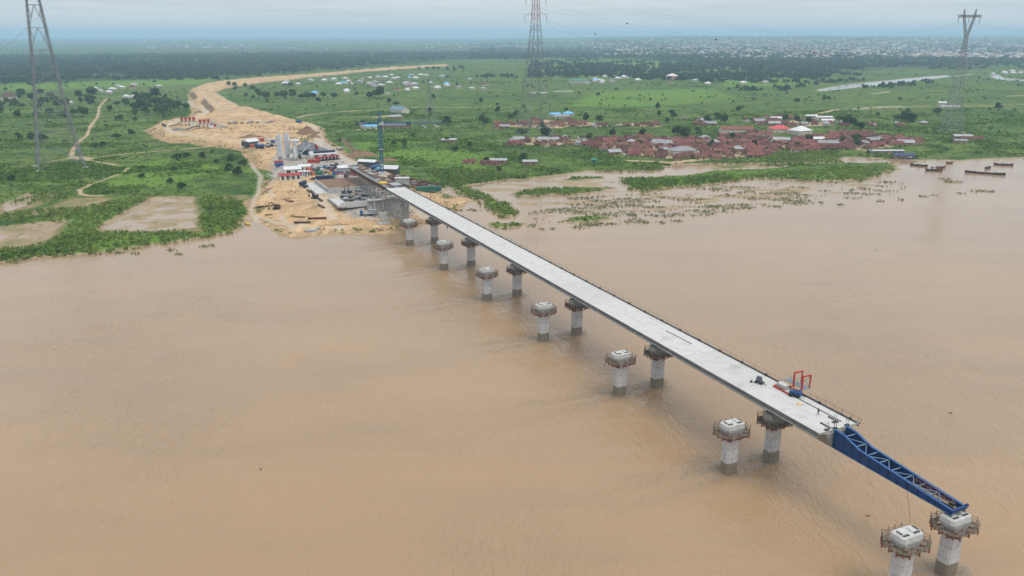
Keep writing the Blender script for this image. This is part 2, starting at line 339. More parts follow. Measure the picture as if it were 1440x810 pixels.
    return m
GM=ground_material()
# wooded dark country: belt on the left, belt below the town
WOODS=[poly(p,2) for p in ([(-700,118),(-300,118),(0,117),(130,113),(220,112),(320,108),(420,101),(520,94),(600,88),(640,84),(730,82),(900,79),(900,70),(600,72),(0,78),(-700,80)],
 [(1080,104),(1120,98),(1200,99),(1290,95),(1330,99),(1400,92),(1700,88),(1700,80),(1300,80),(1100,82),(930,78),(850,80),(1000,90),(1060,97)])]
s_wood=mx([lambda a,b,P=P:sdf(P,a,b,300) for P in WOODS],X,Y)
a_dark=np.clip(sstep(-60,60,s_wood+(big-.5)*160)+.55*sstep(3800,5200,Y),0,1)
def ground_objects():
    V=np.column_stack([X,Y,H]).astype(np.float32)
    idx=np.arange(NR*NCOL).reshape(NR,NCOL)
    Qd=np.stack([idx[:-1,:-1],idx[:-1,1:],idx[1:,1:],idx[1:,:-1]],-1).reshape(-1,4)
    fc=lambda A:A[Qd].mean(1)
    cls=np.zeros(len(Qd),int)
    cls[fc(s_site)>0]=1; cls[fc(s_path)>0]=2; cls[fc(s_road)>0]=3
    cls[(fc(s_dry)>0)&(cls==0)]=4
    names={0:'ground',1:'sandy_earthworks',2:'path',3:'dirt_road',4:'flooded_field'}
    at_={'a_sand':s_site,'a_path':s_path,'a_road':s_road,'a_grey':s_grey,'a_dry':s_dry,'a_bright':s_bright,'a_brown':s_brown}
    for k,nm in names.items():
        F_=Qd[cls==k]
        if not len(F_): continue
        u,inv=np.unique(F_,return_inverse=True)
        me=npmesh(nm,V[u],inv.reshape(-1,4),GM,True)
        for an,arr in at_.items():
            A=me.attributes.new(an,'FLOAT','POINT'); A.data.foreach_set('value',np.clip(arr[u],-40,40).astype(np.float32))
        A=me.attributes.new('a_dark','FLOAT','POINT'); A.data.foreach_set('value',a_dark[u].astype(np.float32))
        o=bpy.data.objects.new(nm,me); C.objects.link(o); tag(o,kind='structure')
ground_objects()

def water_material():
    m,t,b=new_mat('silty_river_water'); pos=t.new('ShaderNodeNewGeometry').outputs['Position']
    n1=t.noise(t.new('ShaderNodeMapping',{'Vector':pos,'Rotation':(0,0,-.35),'Scale':(.004,.012,.01)}).outputs[0],1.0,4,.55)
    n2=t.noise(pos,.012,5,.6)
    wk=t.attr('wake'); c=t.mix(t.ramp(n1,.35,.65),(.325,.213,.118),(.290,.195,.114)); c=t.mix(t.ramp(n2,.5,.7,0,.5),c,(.240,.166,.104)); n3=t.noise(t.new('ShaderNodeMapping',{'Vector':pos,'Rotation':(0,0,.42),'Scale':(.011,.05,.02)}).outputs[0],1.0,5,.65); c=t.mix(t.ramp(n3,.54,.68,0,.30),c,(.235,.170,.108)); c=t.mix(t.ramp(n3,.44,.32,0,.28),c,(.36,.240,.135)); c=t.mix(t.math('MULTIPLY',wk,.6),c,(.20,.15,.10))
    t.l.new(c,b.inputs['Base Color']); b.inputs['Roughness'].default_value=.08; b.inputs['IOR'].default_value=1.33; b.inputs['Specular IOR Level'].default_value=.5
    w1=t.noise(t.new('ShaderNodeMapping',{'Vector':pos,'Rotation':(0,0,.5),'Scale':(.55,.22,.4)}).outputs[0],1.0,3,.6)
    w2=t.noise(t.new('ShaderNodeMapping',{'Vector':pos,'Rotation':(0,0,-.3),'Scale':(1.6,.7,1)}).outputs[0],1.0,2,.5)
    amp=t.math('ADD',t.ramp(t.noise(pos,.013,4,.6),.38,.62,.22,1.1),t.math('MULTIPLY',wk,2.0))
    calm=t.ramp(t.new('ShaderNodeSeparateXYZ',{0:pos}).outputs[1],130,420,1.0,.26)
    h=t.math('MULTIPLY',t.math('MULTIPLY',t.math('ADD',w1,t.math('MULTIPLY',w2,.35)),amp),calm)
    bm=t.new('ShaderNodeBump',{'Height':h,'Strength':1.0,'Distance':.85}); t.l.new(bm.outputs[0],b.inputs['Normal'])
    return m
WM=water_material()
def river():
    gx=np.concatenate([[-6000,-2000,-700],np.arange(-180,230,2.5),[700,2000,6000]]); gy=np.concatenate([[-3000,-800],np.arange(40,440,2.5),[900,2000,4200]])
    XX,YY=np.meshgrid(gx,gy); V=np.column_stack([XX.ravel(),YY.ravel(),0*XX.ravel()]); n=len(gx); m_=len(gy)
    i=np.arange(n*m_).reshape(m_,n); Q=np.stack([i[:-1,:-1],i[:-1,1:],i[1:,1:],i[1:,:-1]],-1).reshape(-1,4)
    d=np.array([-.42592171,.90476002]); nv=np.array([d[1],-d[0]]); b0=onz(1077,648)[:2]+nv*1.5; wk=np.zeros(len(V))
    for k in range(-1,6):
        for t in (0,-13.2):
            c=b0+d*48.4*k+nv*t; r=V[:,:2]-c; a=-(r@nv); s=r@d; wd=2.4+.16*np.clip(a,0,60)
            wk=np.maximum(wk,np.exp(-((np.abs(s)-wd*.55)/(wd*.45))**2)*np.where(a>-2.5,np.exp(-np.clip(a,0,99)/17),0)*.9+np.exp(-(r**2).sum(1)/14))
    w=npobj('river_water',V,Q,WM); A=w.data.attributes.new('wake','FLOAT','POINT'); A.data.foreach_set('value',wk.astype(np.float32)); tag(w,kind='structure')
river()
m,t,b=new_mat('clear_lake_water'); b.inputs['Base Color'].default_value=(.30,.29,.27,1); b.inputs['Roughness'].default_value=.1
bm=t.new('ShaderNodeBump',{'Height':t.noise(t.new('ShaderNodeNewGeometry').outputs['Position'],.3,3),'Strength':.25,'Distance':.5}); t.l.new(bm.outputs[0],b.inputs['Normal'])
tag(MB().add([(-2500,1000,.05),(3500,1000,.05),(3500,3800,.05),(-2500,3800,.05)],[(0,1,2,3)]).build('lake_water',m),kind='structure')
# low blue hills on the skyline
hx=np.linspace(-16000,16000,400); rows=[]
for k,(yy,f_) in enumerate(((17000,0),(18500,1),(20500,.6),(24000,0))):
    hh=(fbm(hx,hx*0+3.3,2600,5)-.30)*330*sstep(-2000,3500,hx)+(fbm(hx,hx*0+8,5000,4)-.25)*120
    rows.append(np.column_stack([hx,hx*0+yy,20+np.clip(hh,0,170)*f_]))
V=np.vstack(rows); n=len(hx); Qd=np.array([(k*n+i,k*n+i+1,(k+1)*n+i+1,(k+1)*n+i) for k in range(3) for i in range(n-1)])
tag(npobj('hills',V,Qd,M('hill_woods',(.035,.065,.025),var=.3,scale=.002),True),kind='structure')
# ------------------------------------------------------------------ vegetation
def leaf_mat(name,a,b_,rand=.4,scale=.05):
    m,t,b=new_mat(name); g=t.new('ShaderNodeNewGeometry')
    f=t.math('ADD',t.math('MULTIPLY',g.outputs['Random Per Island'],.6),t.math('MULTIPLY',t.noise(g.outputs['Position'],scale,4,.6),.8))
    c=t.mix(t.ramp(f,.3,1.0),a,b_); r=t.new('ShaderNodeObjectInfo').outputs['Random']
    c=t.new('ShaderNodeHueSaturation',{'Color':c,'Value':t.ramp(r,0,1,1-rand,1+rand)}).outputs[0]
    t.l.new(c,b.inputs['Base Color']); b.inputs['Roughness'].default_value=.8; b.inputs['Specular IOR Level'].default_value=.15
    tr=t.new('ShaderNodeBsdfTranslucent',{'Color':c}); mx_=t.new('ShaderNodeMixShader',{0:.38,1:b.outputs[0],2:tr.outputs[0]}); t.l.new(mx_.outputs[0],t.n['Material Output'].inputs[0])
    return m
LEAF_D=leaf_mat('dark_leaves',(.036,.074,.018),(.082,.135,.030))
LEAF_M=leaf_mat('mid_leaves',(.042,.088,.018),(.092,.155,.032))
LEAF_G=leaf_mat('scrub_leaves',(.062,.135,.018),(.135,.215,.032),rand=0,scale=.02)
LEAF_R=leaf_mat('reed_leaves',(.110,.180,.032),(.215,.262,.060),rand=0,scale=.03)
LEAF_H=leaf_mat('hyacinth_leaves',(.130,.155,.062),(.230,.230,.115),rand=0)
LEAF_F=leaf_mat('forest_leaves',(.024,.048,.024),(.050,.084,.036),rand=0,scale=.004)
BARK=M('bark',(.13,.095,.065))
def quads(P,size,up=.6,jit=.35,asp=1.0):
    n=len(P); N=rng.normal(size=(n,3)); N[:,2]=np.abs(N[:,2])*up+.05; N/=np.linalg.norm(N,axis=1)[:,None]
    A=np.cross(N,rng.normal(size=(n,3))); A/=np.linalg.norm(A,axis=1)[:,None]; B=np.cross(N,A)
    s=np.broadcast_to(size,(n,))[:,None]/2
    cs=[(-1,-1),(1,-1),(1,1),(-1,1)]; V=np.empty((n,4,3))
    for i,(a,b) in enumerate(cs):
        V[:,i]=P+A*s*(a+rng.normal(size=(n,1))*jit)*asp+B*s*(b+rng.normal(size=(n,1))*jit)
    return V.reshape(-1,3),np.arange(4*n).reshape(-1,4)
def blades(P,w,h,lean=.35,tip=.35):
    """upright tapering tufts rooted at P"""
    n=len(P); a=rng.uniform(0,2*np.pi,n); A=np.column_stack([np.cos(a),np.sin(a),0*a])*(np.broadcast_to(w,(n,))/2)[:,None]
    U=np.column_stack([rng.normal(size=n)*lean,rng.normal(size=n)*lean,np.ones(n)])*np.broadcast_to(h,(n,))[:,None]
    V=np.stack([P-A,P+A,P+U+A*tip,P+U-A*tip],1); return V.reshape(-1,3),np.arange(4*n).reshape(-1,4)
def crown_mesh(name,seed,r,h0,h1,nl,nq,qs,mat,flat=1.0):
    g=np.random.default_rng(seed); Ps=[]
    for k in range(nl):
        a=g.uniform(0,2*np.pi); rr=r*g.uniform(.1,.68); z=g.uniform(.15,.85)
        c=np.array([rr*math.cos(a)*(1-.45*z),rr*math.sin(a)*(1-.45*z),h0+(h1-h0)*z]); lr=r*g.uniform(.3,.5)
        d=g.normal(size=(nq//nl,3)); d/=np.linalg.norm(d,axis=1)[:,None]; d[:,2]=np.where(d[:,2]<-.3,-d[:,2],d[:,2])
        Ps.append(c+d*lr*g.uniform(.7,1.08,(len(d),1))*[1,1,.75*flat])
    V,Q=quads(np.vstack(Ps),qs*g.uniform(.6,1.3,sum(map(len,Ps))),.8)
    return npmesh(name,V,Q,mat)
def trunk_mb(h,r,seed,crown_r):
    g=random.Random(seed); mb=MB(); lean=(g.uniform(-.4,.4),g.uniform(-.4,.4))
    top=(lean[0],lean[1],h); mb.cyl((0,0,-.4),top,r,r*.6,8)
    for k in range(4):
        a=k*1.57+g.uniform(-.5,.5); mb.cyl((top[0]*.9,top[1]*.9,h*.9),(math.cos(a)*crown_r*.55,math.sin(a)*crown_r*.55,h+crown_r*g.uniform(.5,.9)),r*.45,r*.15,6)
    return mb
def tree_proto(name,seed,r,h0,h1,nl,nq,qs,mat,flat=1.0):
    t=thing(name,None,'tree'); trunk_mb(h0+.6,.22+.03*r,seed,r).build('trunk',BARK,t,True)
    c=bpy.data.objects.new('crown',crown_mesh('crown',seed,r,h0,h1,nl,nq,qs,mat,flat)); C.objects.link(c); c.parent=t
    return t
TREES=[tree_proto('broadleaf_tree',1,4.6,2.2,8.5,9,520,1.15,LEAF_D),tree_proto('broadleaf_tree',2,5.6,2.0,7.6,11,600,1.25,LEAF_D,.9),
       tree_proto('broadleaf_tree',3,4.0,2.4,9.6,9,480,1.1,LEAF_M),tree_proto('spreading_tree',4,6.2,3.0,7.2,12,620,1.25,LEAF_M,.7),
       tree_proto('bushy_tree',5,3.6,.7,5.0,8,420,1.0,LEAF_M),tree_proto('bushy_tree',6,4.2,.6,4.4,8,420,1.0,LEAF_D)]
TW=[4.6,5.6,4.0,6.2,3.6,4.2]; _used=set(); NTREE=[0]
def add_tree(px,py,wpx,k,label,group):
    p=at(px,py); 
    if p[2]<.15: return
    sc=wpx/(F/(p[1]*CP+HC*SP))/2/TW[k]
    if k in _used: o=copy_tree(TREES[k])
    else: o=TREES[k]; _used.add(k)
    s=sc*random.uniform(.92,1.08); place(o,p,random.uniform(0,6.28),label,(s,s,s*random.uniform(.9,1.15)),group); NTREE[0]+=1
    return o
G_V='trees among the rust roofed houses'
for px,py,w_,k,l in [(767,195,20,1,'largest dark tree, standing beside the legs of the red and white pylon'),(762,184,13,0,None),(733,193,22,3,None),(828,199,13,0,None),(843,174,13,0,None),(824,174,12,2,None),(861,193,13,1,None),
  (903,194,14,0,None),(952,194,28,3,None),(962,196,20,1,'wide spreading dark tree behind the crowded rust roofs'),(981,192,12,0,None),(898,205,13,1,None),(945,168,13,0,None),(938,172,10,5,None),(995,174,12,0,None),(1018,175,16,1,None),(1008,172,11,0,None),
  (1104,171,12,1,None),(1120,174,13,0,None),(1137,174,12,1,None),(1190,177,17,1,None),(1200,180,14,0,None),(1180,172,13,3,None),(1210,183,13,1,None),(1137,201,13,1,None),(1202,206,16,0,None),(1185,199,14,5,None),(1206,198,12,1,None),
  (930,214,9,5,None),(1000,206,9,0,None),(1030,214,10,5,None),(1060,205,10,1,None),(1078,213,9,5,None),(1120,209,10,0,None),(1150,207,9,5,None),(1240,201,10,5,None),(870,210,9,5,None),(1030,196,11,1,None),(1280,172,18,5,None),(1270,169,16,5,None),(1262,170,14,3,None),(1318,160,14,5,None),(735,228,14,0,'dark tree beside the lone shack above the flooded bank'),(726,165,11,0,None),(718,167,10,1,None),(702,240,10,5,None),(684,226,9,5,None)]:
    add_tree(px,py,w_,k,l or 'dark round tree standing among the rust-red tin roofs of the riverside village',None if l else G_V)
G_P='shrubby trees on the green plain by the left pylon'
for px,py,w_,k in [(185,191,11,1),(165,197,16,3),(134,208,13,5),(145,206,12,5),(27,197,10,0),(44,196,14,5),(60,198,13,5),(82,152,17,1),(74,146,14,0),(92,150,14,3),(112,140,11,0),(124,141,11,1),(30,138,14,0),(45,142,16,1),(60,148,16,3),(20,150,14,5),(70,160,13,5),(90,164,14,5),
   (220,140,15,0),(228,146,13,1),(214,150,16,3),(205,158,13,5),(230,158,14,5),(240,152,12,1),(252,152,11,0),(262,155,12,1),(195,143,13,3),(178,148,14,5),(165,150,13,3),(155,156,11,5),(170,168,9,5),(190,170,8,5),(17,254,13,5),(200,250,11,5),(250,225,14,5),(262,222,12,5),(285,222,12,5),(325,226,16,5),(322,240,16,5),(335,246,18,5),(342,233,13,5),(245,240,10,5),(200,238,9,5),(305,230,9,5),(255,265,13,5),(240,258,12,5)]:
    add_tree(px,py,w_,k,'green shrubby tree on the plain near the left pylon',G_P)
for k in range(30):
    px,py=(random.uniform(-5,135),random.uniform(133,166)) if k<15 else (random.uniform(190,264),random.uniform(137,163))
    p=at(px,py)
    if float(look(s_path,p[0],p[1]))<-3 and float(look(s_site,p[0],p[1]))<-6: add_tree(px,py,random.uniform(9,19),random.choice((0,1,3,4,5,5)),'green shrubby tree on the plain near the left pylon',G_P)
G_E='dark trees beside the sand embankment road'
for px,py,w_,k in [(364,139,13,0),(375,140,16,1),(390,139,15,3),(400,139,14,1),(412,139,13,0),(425,142,15,3),(432,140,14,1),(448,145,9,0),(440,139,12,1),(455,139,14,3),(470,140,14,3),(528,137,15,1),(534,139,14,0),(547,144,9,5),(520,139,12,1),(330,121,8,5),(345,122,9,5),(355,126,9,5),(322,120,8,5)]:
    add_tree(px,py,w_,k,'dark leafy tree in the row beside the sand embankment road',G_E)
for px,py,w_,k,l in [(510,180,9,0,'small dark tree left of the blue tower crane behind the work site'),(503,178,9,1,None),(520,178,10,5,None),(574,180,11,1,None),(570,208,8,0,None),(568,204,8,0,None),(554,206,9,0,'taller of the trees in the meadow right of the tower crane'),(630,177,12,0,None),(625,174,9,1,None),(628,200,11,1,None),(660,208,10,1,None),(640,213,12,5,None),(683,177,14,1,None),(678,174,11,0,None),(557,150,10,3,None),(700,160,9,0,None)]:
    add_tree(px,py,w_,k,l or 'dark meadow tree on the green plain between the tower crane and the pylon',None if l else 'meadow trees right of the tower crane')
for k in range(95):   # looser scatter over the open plain
    px=random.uniform(330,1440) if random.random()<.75 else random.uniform(0,260); py=110+55*random.random()**1.3
    p=at(px,py)
    if float(look(s_site,p[0],p[1]))>-8 or float(look(s_path,p[0],p[1]))>-4 or float(look(s_lake,p[0],p[1]))>-6: continue
    add_tree(px,py,random.uniform(4.5,9)*(py-60)/85,random.choice((0,1,2,4,5,5)),'small scattered tree out on the open green plain','scattered trees on the open plain')

def ground_cover():
    n=150000; y=252+np.sqrt(rng.random(n))*0+rng.random(n)**1.25*900; x=rng.uniform(-.78,.78,n)*y
    h=height(x,y); cl=fbm(x,y,38,4); c2=fbm(x,y,11,3); fl_=look(s_flood,x,y)
    ok=(h>.35)&(look(s_site,x,y)<-1.5)&(look(s_path,x,y)<-1)&(look(s_road,x,y)<-1)&(look(s_dry,x,y)<-2)&(rng.random(n)<.16+.9*sstep(.46,.62,cl*.65+c2*.35))
    x,y,h,cl=x[ok],y[ok],h[ok],cl[ok]; s=.6+1.5*sstep(.48,.68,cl)*rng.random(len(x))+.5*rng.random(len(x))
    k=4; P=np.repeat(np.column_stack([x,y,h]),k,0); S=np.repeat(s,k)
    P[:,:2]+=rng.normal(size=(len(P),2))*S[:,None]*.5; P[:,2]+=rng.random(len(P))*S*.45
    V,Q=quads(P,S*.95,1.6,.4); V[:,2]-=.1
    tag(npobj('ground_cover',V,Q,LEAF_G),kind='stuff')
ground_cover()
REEDS=[poly(p,1) for p in ([(205,275),(215,277),(160,303),(125,328),(280,328),(282,338),(200,346),(162,353),(0,368),(-300,390),(-300,372),(0,356),(60,346),(85,330),(110,312),(132,290)],[(283,278),(332,277),(345,297),(341,322),(310,331),(280,337),(284,325)],
  [(0,288),(60,270),(100,268),(60,276)],[(38,288),(60,275),(85,274),(88,284)],[(0,303),(60,297),(130,291),(100,309),(0,316)],
  [(628,262),(650,262),(675,268),(705,282),(735,297),(725,304),(703,306),(690,299),(672,283),(650,274)],[(600,238),(700,244),(745,250),(690,254),(655,259),(628,260)],
  [(870,252),(885,267),(907,269),(950,264),(1000,260),(1060,251),(1126,254),(1170,255),(1210,254),(1240,246),(1262,237),(1190,236),(1080,244),(950,252)],[(950,231),(1060,226),(1100,216),(1180,216),(1184,227),(1060,231)],[(835,238),(930,232),(940,238),(860,244)],[(715,273),(745,267),(800,265),(860,266),(795,273),(725,276)]) ]
def reeds():
    n=46000; y=252+rng.random(n)**.8*480; x=rng.uniform(-.80,.60,n)*y
    s=mx([lambda a,b,P=P:sdf(P,a,b) for P in REEDS],x,y)+(fbm(x,y,10)-.5)*9
    ok=(s>0)&(height(x,y)>-.25)&(look(s_site,x,y)<-1); x,y=x[ok],y[ok]; h=np.maximum(height(x,y),0)
    hh=(.5+1.3*fbm(x,y,14)+.4*rng.random(len(x)))
    k=4; P=np.repeat(np.column_stack([x,y,h]),k,0)+np.column_stack([rng.normal(size=(len(x)*k,2))*.55,np.zeros(len(x)*k)])
    V,Q=blades(P,rng.uniform(.35,.8,len(P)),np.repeat(hh,k)*rng.uniform(.7,1.1,len(P)))
    T=np.repeat(np.column_stack([x,y,h+hh*.75]),2,0)+rng.normal(size=(2*len(x),3))*[.6,.6,.25]; V2,Q2=quads(T,rng.uniform(.6,1.3,len(T)),1.5); V=np.vstack([V,V2]); Q=np.vstack([Q,Q2+len(V)-len(V2)])
    tag(npobj('reeds',V,Q,LEAF_R),kind='stuff')
reeds()
BAND=poly([(700,318),(735,306),(760,292),(800,278),(880,272),(960,268),(1060,256),(1150,258),(1240,250),(1262,252),(1275,262),(1260,274),(1200,280),(1100,291),(1000,303),(900,314),(800,320)],0)
def hyacinth():
    Ps=[]
    n=90000; y=rng.uniform(400,680,n); x=rng.uniform(-60,480,n)
    s=sdf(BAND,x,y); w=fbm(x*.32,y,4.5,4)*.75+.25*fbm(x,y,45,2)+.10*sstep(0,12,fbm(x,y,60)*40-20)
    ok=(s>0)&(w>.600+.07*(rng.random(n)-.5))&(height(x,y)<.1); Ps.append(np.column_stack([x[ok],y[ok]]))
    for px,py,wp,hp in [(860,315,10,1.6),(832,317,14,1.4),(815,320,24,1.6),(907,313,16,2),(930,313,8,2.2),(952,311,16,1.5),(887,302,14,1.4),(999,291,9,2),(930,298,12,1.4),(1002,301,5,1.2),(1017,297,4,1),(1045,290,5,1.2),(763,322,5,1.6),(778,322,4,1.4),(748,317,12,3),(718,317,34,2),(710,322,22,1.2),(890,303,12,1.2),(1045,293,30,1.6),(1090,291,20,1.3),(1155,285,4,1),(1182,288,8,1.4),(1235,283,12,1.3),(1268,281,5,1),(1298,276,7,1.2),(1315,275,6,1.2),(1350,272,6,1.2),(1380,269,38,1.8),(1340,256,22,2),(1330,252,16,1.6),(1215,265,18,1.4),(1198,267,10,1.3),(1242,262,14,1.2),(240,352,14,2),(252,358,12,1.6),(285,347,10,1.2),(298,346,8,1.2),(190,357,8,1.2),(22,370,14,1.4),(170,356,14,1.5),(130,358,22,1.3),(570,293,9,1.4),(665,296,18,1.6),(645,296,10,1.2)]:
        c=onz(px,py); m=F/(c[1]*CP+HC*SP); rx=wp/m/2; ry=(onz(px,py-hp)[1]-c[1])*.8; k=int(10+rx*ry*1.6)
        a=rng.uniform(0,6.28,k); r=np.sqrt(rng.random(k)); Ps.append(np.column_stack([c[0]+rx*r*np.cos(a)+rng.normal(size=k)*.5,c[1]+ry*r*np.sin(a)+rng.normal(size=k)*.5]))
    P=np.vstack(Ps); P=P+rng.normal(size=P.shape)*[.7,.3]
    P=np.column_stack([P,rng.uniform(.05,.55,len(P))]); V,Q=quads(P,rng.uniform(.5,1.15,len(P)),1.8)
    V[:,2]=np.maximum(V[:,2],.02); tag(npobj('water_hyacinth',V,Q,LEAF_H),kind='stuff')
hyacinth()
def rubble():
    n=26000; y=rng.uniform(400,1000,n); x=rng.uniform(-.5,0.02,n)*y
    cl=fbm(x,y,16,3); ok=(look(s_site,x,y)>1)&(cl>.53+.12*rng.random(n))&(height(x,y)>.25)&(look(s_road,x,y)<-.5); x,y=x[ok],y[ok]
    P=np.column_stack([x,y,height(x,y)+.1]); V,Q=quads(P,rng.uniform(.25,1.1,len(P)),1.2,.5); tag(npobj('rubble',V,Q,M('rubble_dark',(.16,.125,.09),.95,0,.6,.7)),kind='stuff')
    n=9000; y=rng.uniform(405,900,n); x=rng.uniform(-.5,0.02,n)*y; s=look(s_site,x,y); ok=(height(x,y)>.2)&(((s>-1)&(s<9)&(fbm(x,y,18)>.5))|((s>0)&(fbm(x+300,y,26,3)>.60)))&(look(s_road,x,y)<-1)&(look(s_grey,x,y)<-3)
    x,y=x[ok],y[ok]; P=np.repeat(np.column_stack([x,y,height(x,y)+.3]),4,0)+rng.normal(size=(4*len(x),3))*[.6,.6,.25]; V,Q=quads(P,rng.uniform(.4,1.1,len(P)),1.0); tag(npobj('bank_weeds',V,Q,LEAF_R),kind='stuff')
rubble()
def yard_clutter():
    n=40000; y=rng.uniform(640,960,n); x=rng.uniform(-.06,.55,n)*y; ok=(look(s_vill,x,y)>-3)&(rng.random(n)<.30); x,y=x[ok],y[ok]
    P=np.column_stack([x,y,height(x,y)+rng.uniform(.1,2.4,len(x))]); V,Q=quads(P,rng.uniform(.4,1.5,len(P)),1.0,.5)
    m,t,b=new_mat('yard_clutter_bits'); r=t.new('ShaderNodeNewGeometry').outputs['Random Per Island']; c=t.mix(t.ramp(r,.86,.88),t.mix(t.ramp(r,.45,.47),(.035,.03,.028),(.15,.10,.07)),(.5,.5,.5)); t.l.new(c,b.inputs['Base Color']); tag(npobj('yard_clutter',V,Q,m),kind='stuff')
yard_clutter()
def far_trees(name,x,y,r0,r1,k,mat):
    n=len(x); h=height(x,y); r=rng.uniform(r0,r1,n); a=rng.uniform(0,6.28,(n,k)); e=np.sqrt(rng.random((n,k))); ph=rng.random((n,k))
    P=np.stack([x[:,None]+r[:,None]*e*np.cos(a),y[:,None]+r[:,None]*e*np.sin(a),h[:,None]+r[:,None]*(.25+1.35*ph*np.sqrt(1-.75*e*e))],-1).reshape(-1,3)
    V,Q=quads(P,np.repeat(r*.85,k),.9); tag(npobj(name,V,Q,mat),kind='stuff')
n=60000; y=np.exp(rng.uniform(math.log(1500),math.log(5200),n)); x=rng.uniform(-.9,.85,n)*y
s=look(s_wood,x,y)+(fbm(x,y,260)-.5)*420; ok=(s>0)&(rng.random(n)<.25+.75*sstep(0,260,s))&(fbm(x,y,70)>.44)&(look(s_site,x,y)<-25)&(look(s_lake,x,y)<-20); far_trees('woodland',x[ok][:15000],y[ok][:15000],3,5.8,11,LEAF_F)
n=34000; y=np.exp(rng.uniform(math.log(700),math.log(3600),n)); x=rng.uniform(-.9,.85,n)*y
ok=(look(s_site,x,y)<-8)&(look(s_lake,x,y)<-5)&(look(s_path,x,y)<-3)&(look(s_road,x,y)<-3)&(look(s_vill,x,y)<4)&(height(x,y)>.6)&(rng.random(n)<.05+.42*sstep(.52,.68,fbm(x,y,120))*sstep(1100,1900,y)); far_trees('scattered_scrub',x[ok],y[ok],.7,2.6,7,LEAF_M)
n=9000; y=np.exp(rng.uniform(math.log(1900),math.log(3400),n)); x=rng.uniform(.02,.42,n)*y
ok=(fbm(x,y,140)>.5)&(look(s_lake,x,y)<-5); far_trees('savanna_trees',x[ok][:1700],y[ok][:1700],4,7,10,LEAF_F)
# ------------------------------------------------------------------ the bridge under construction; local x = across (t), local y = along (s, towards the far shore)
DV=np.array([-.42592171,.90476002]); NV=np.array([DV[1],-DV[0]]); RZ=math.atan2(NV[1],NV[0])
B0=onz(1077,648)[:2]+NV*1.5
def W(s,t,z=0.0): p=B0+DV*s+NV*t; return (float(p[0]),float(p[1]),z)
SPAN=48.4; ZT=17.5; ZB=13.6
def concrete(name,c,joint=2.45,stain=(.13,.115,.095),band=None):
    m,t,b=new_mat(name); o=t.new('ShaderNodeTexCoord').outputs['Object']; z=t.new('ShaderNodeSeparateXYZ',{0:o}).outputs[2]; rnd=t.new('ShaderNodeObjectInfo').outputs['Random']
    vec=t.new('ShaderNodeVectorMath',{0:o,1:t.new('ShaderNodeCombineXYZ',{0:t.math('MULTIPLY',rnd,90)}).outputs[0]},operation='ADD').outputs[0]
    n1=t.noise(vec,.9,5,.6); c1=t.mix(t.ramp(n1,.3,.7),c,tuple(k*.72 for k in c))
    st=t.noise(t.new('ShaderNodeMapping',{'Vector':vec,'Scale':(2.2,2.2,.25)}).outputs[0],1.0,5,.6); c1=t.mix(t.ramp(st,.54,.75,0,.75),c1,stain)
    if joint:
        f=t.math('FRACT',t.math('DIVIDE',t.math('ADD',z,40),joint)); c1=t.mix(t.ramp(f,.03,.06,.6,0),c1,stain)
    if band:
        e=t.math('ADD',z,t.math('MULTIPLY',t.math('SUBTRACT',t.noise(vec,1.4,4),.5),.7)); c1=t.mix(t.ramp(e,band+.1,band-.1,0,.92),c1,t.mix(n1,(.20,.165,.11),(.125,.10,.07)))
    t.l.new(c1,b.inputs['Base Color']); b.inputs['Roughness'].default_value=.9
    bm=t.new('ShaderNodeBump',{'Height':n1,'Strength':.4,'Distance':.15}); t.l.new(bm.outputs[0],b.inputs['Normal']); return m
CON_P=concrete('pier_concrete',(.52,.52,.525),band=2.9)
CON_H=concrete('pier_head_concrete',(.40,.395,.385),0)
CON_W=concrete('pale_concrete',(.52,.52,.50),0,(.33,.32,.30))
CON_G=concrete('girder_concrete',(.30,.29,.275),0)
CON_WALL=concrete('wall_concrete',(.46,.45,.43),0)
def deck_mat():
    m,t,b=new_mat('new_deck_concrete'); o=t.new('ShaderNodeTexCoord').outputs['Object']; y=t.new('ShaderNodeSeparateXYZ',{0:o}).outputs[1]
    seg=t.math('FLOOR',t.math('DIVIDE',y,24.2)); wn=t.new('ShaderNodeTexWhiteNoise',{'W':seg},noise_dimensions='1D').outputs[0]
    c=t.mix(wn,(.445,.44,.42),(.50,.493,.472))
    n1=t.noise(o,.35,6,.65); c=t.mix(t.ramp(n1,.45,.72,0,.7),c,(.39,.385,.365))
    br=t.noise(t.new('ShaderNodeMapping',{'Vector':o,'Scale':(.25,2.5,1)}).outputs[0],1.0,4,.6); c=t.mix(t.ramp(br,.5,.72,0,.45),c,(.58,.575,.555))
    n2=t.noise(o,.12,5,.7); c=t.mix(t.ramp(n2,.60,.72,0,.6),c,(.27,.26,.238))
    tx_=t.new('ShaderNodeSeparateXYZ',{0:o}).outputs[0]; ty_=t.math('ABSOLUTE',t.math('SUBTRACT',t.math('ABSOLUTE',t.math('ADD',tx_,t.math('MULTIPLY',t.math('SUBTRACT',t.noise(t.new('ShaderNodeCombineXYZ',{1:y}).outputs[0],.03,2),.5),5.0))),1.0)); c=t.mix(t.math('MULTIPLY',t.ramp(ty_,.35,.12,0,.55),t.ramp(n1,.38,.6)),c,(.34,.33,.305)); n4=t.noise(o,.9,4,.7); c=t.mix(t.ramp(n4,.62,.72,0,.6),c,(.30,.29,.265)); f=t.math('FRACT',t.math('DIVIDE',y,12.1)); c=t.mix(t.ramp(t.math('ABSOLUTE',t.math('SUBTRACT',f,.5)),.490,.496,0,.65),c,(.30,.29,.27))
    t.l.new(c,b.inputs['Base Color']); b.inputs['Roughness'].default_value=.85; return m
DECK=deck_mat()
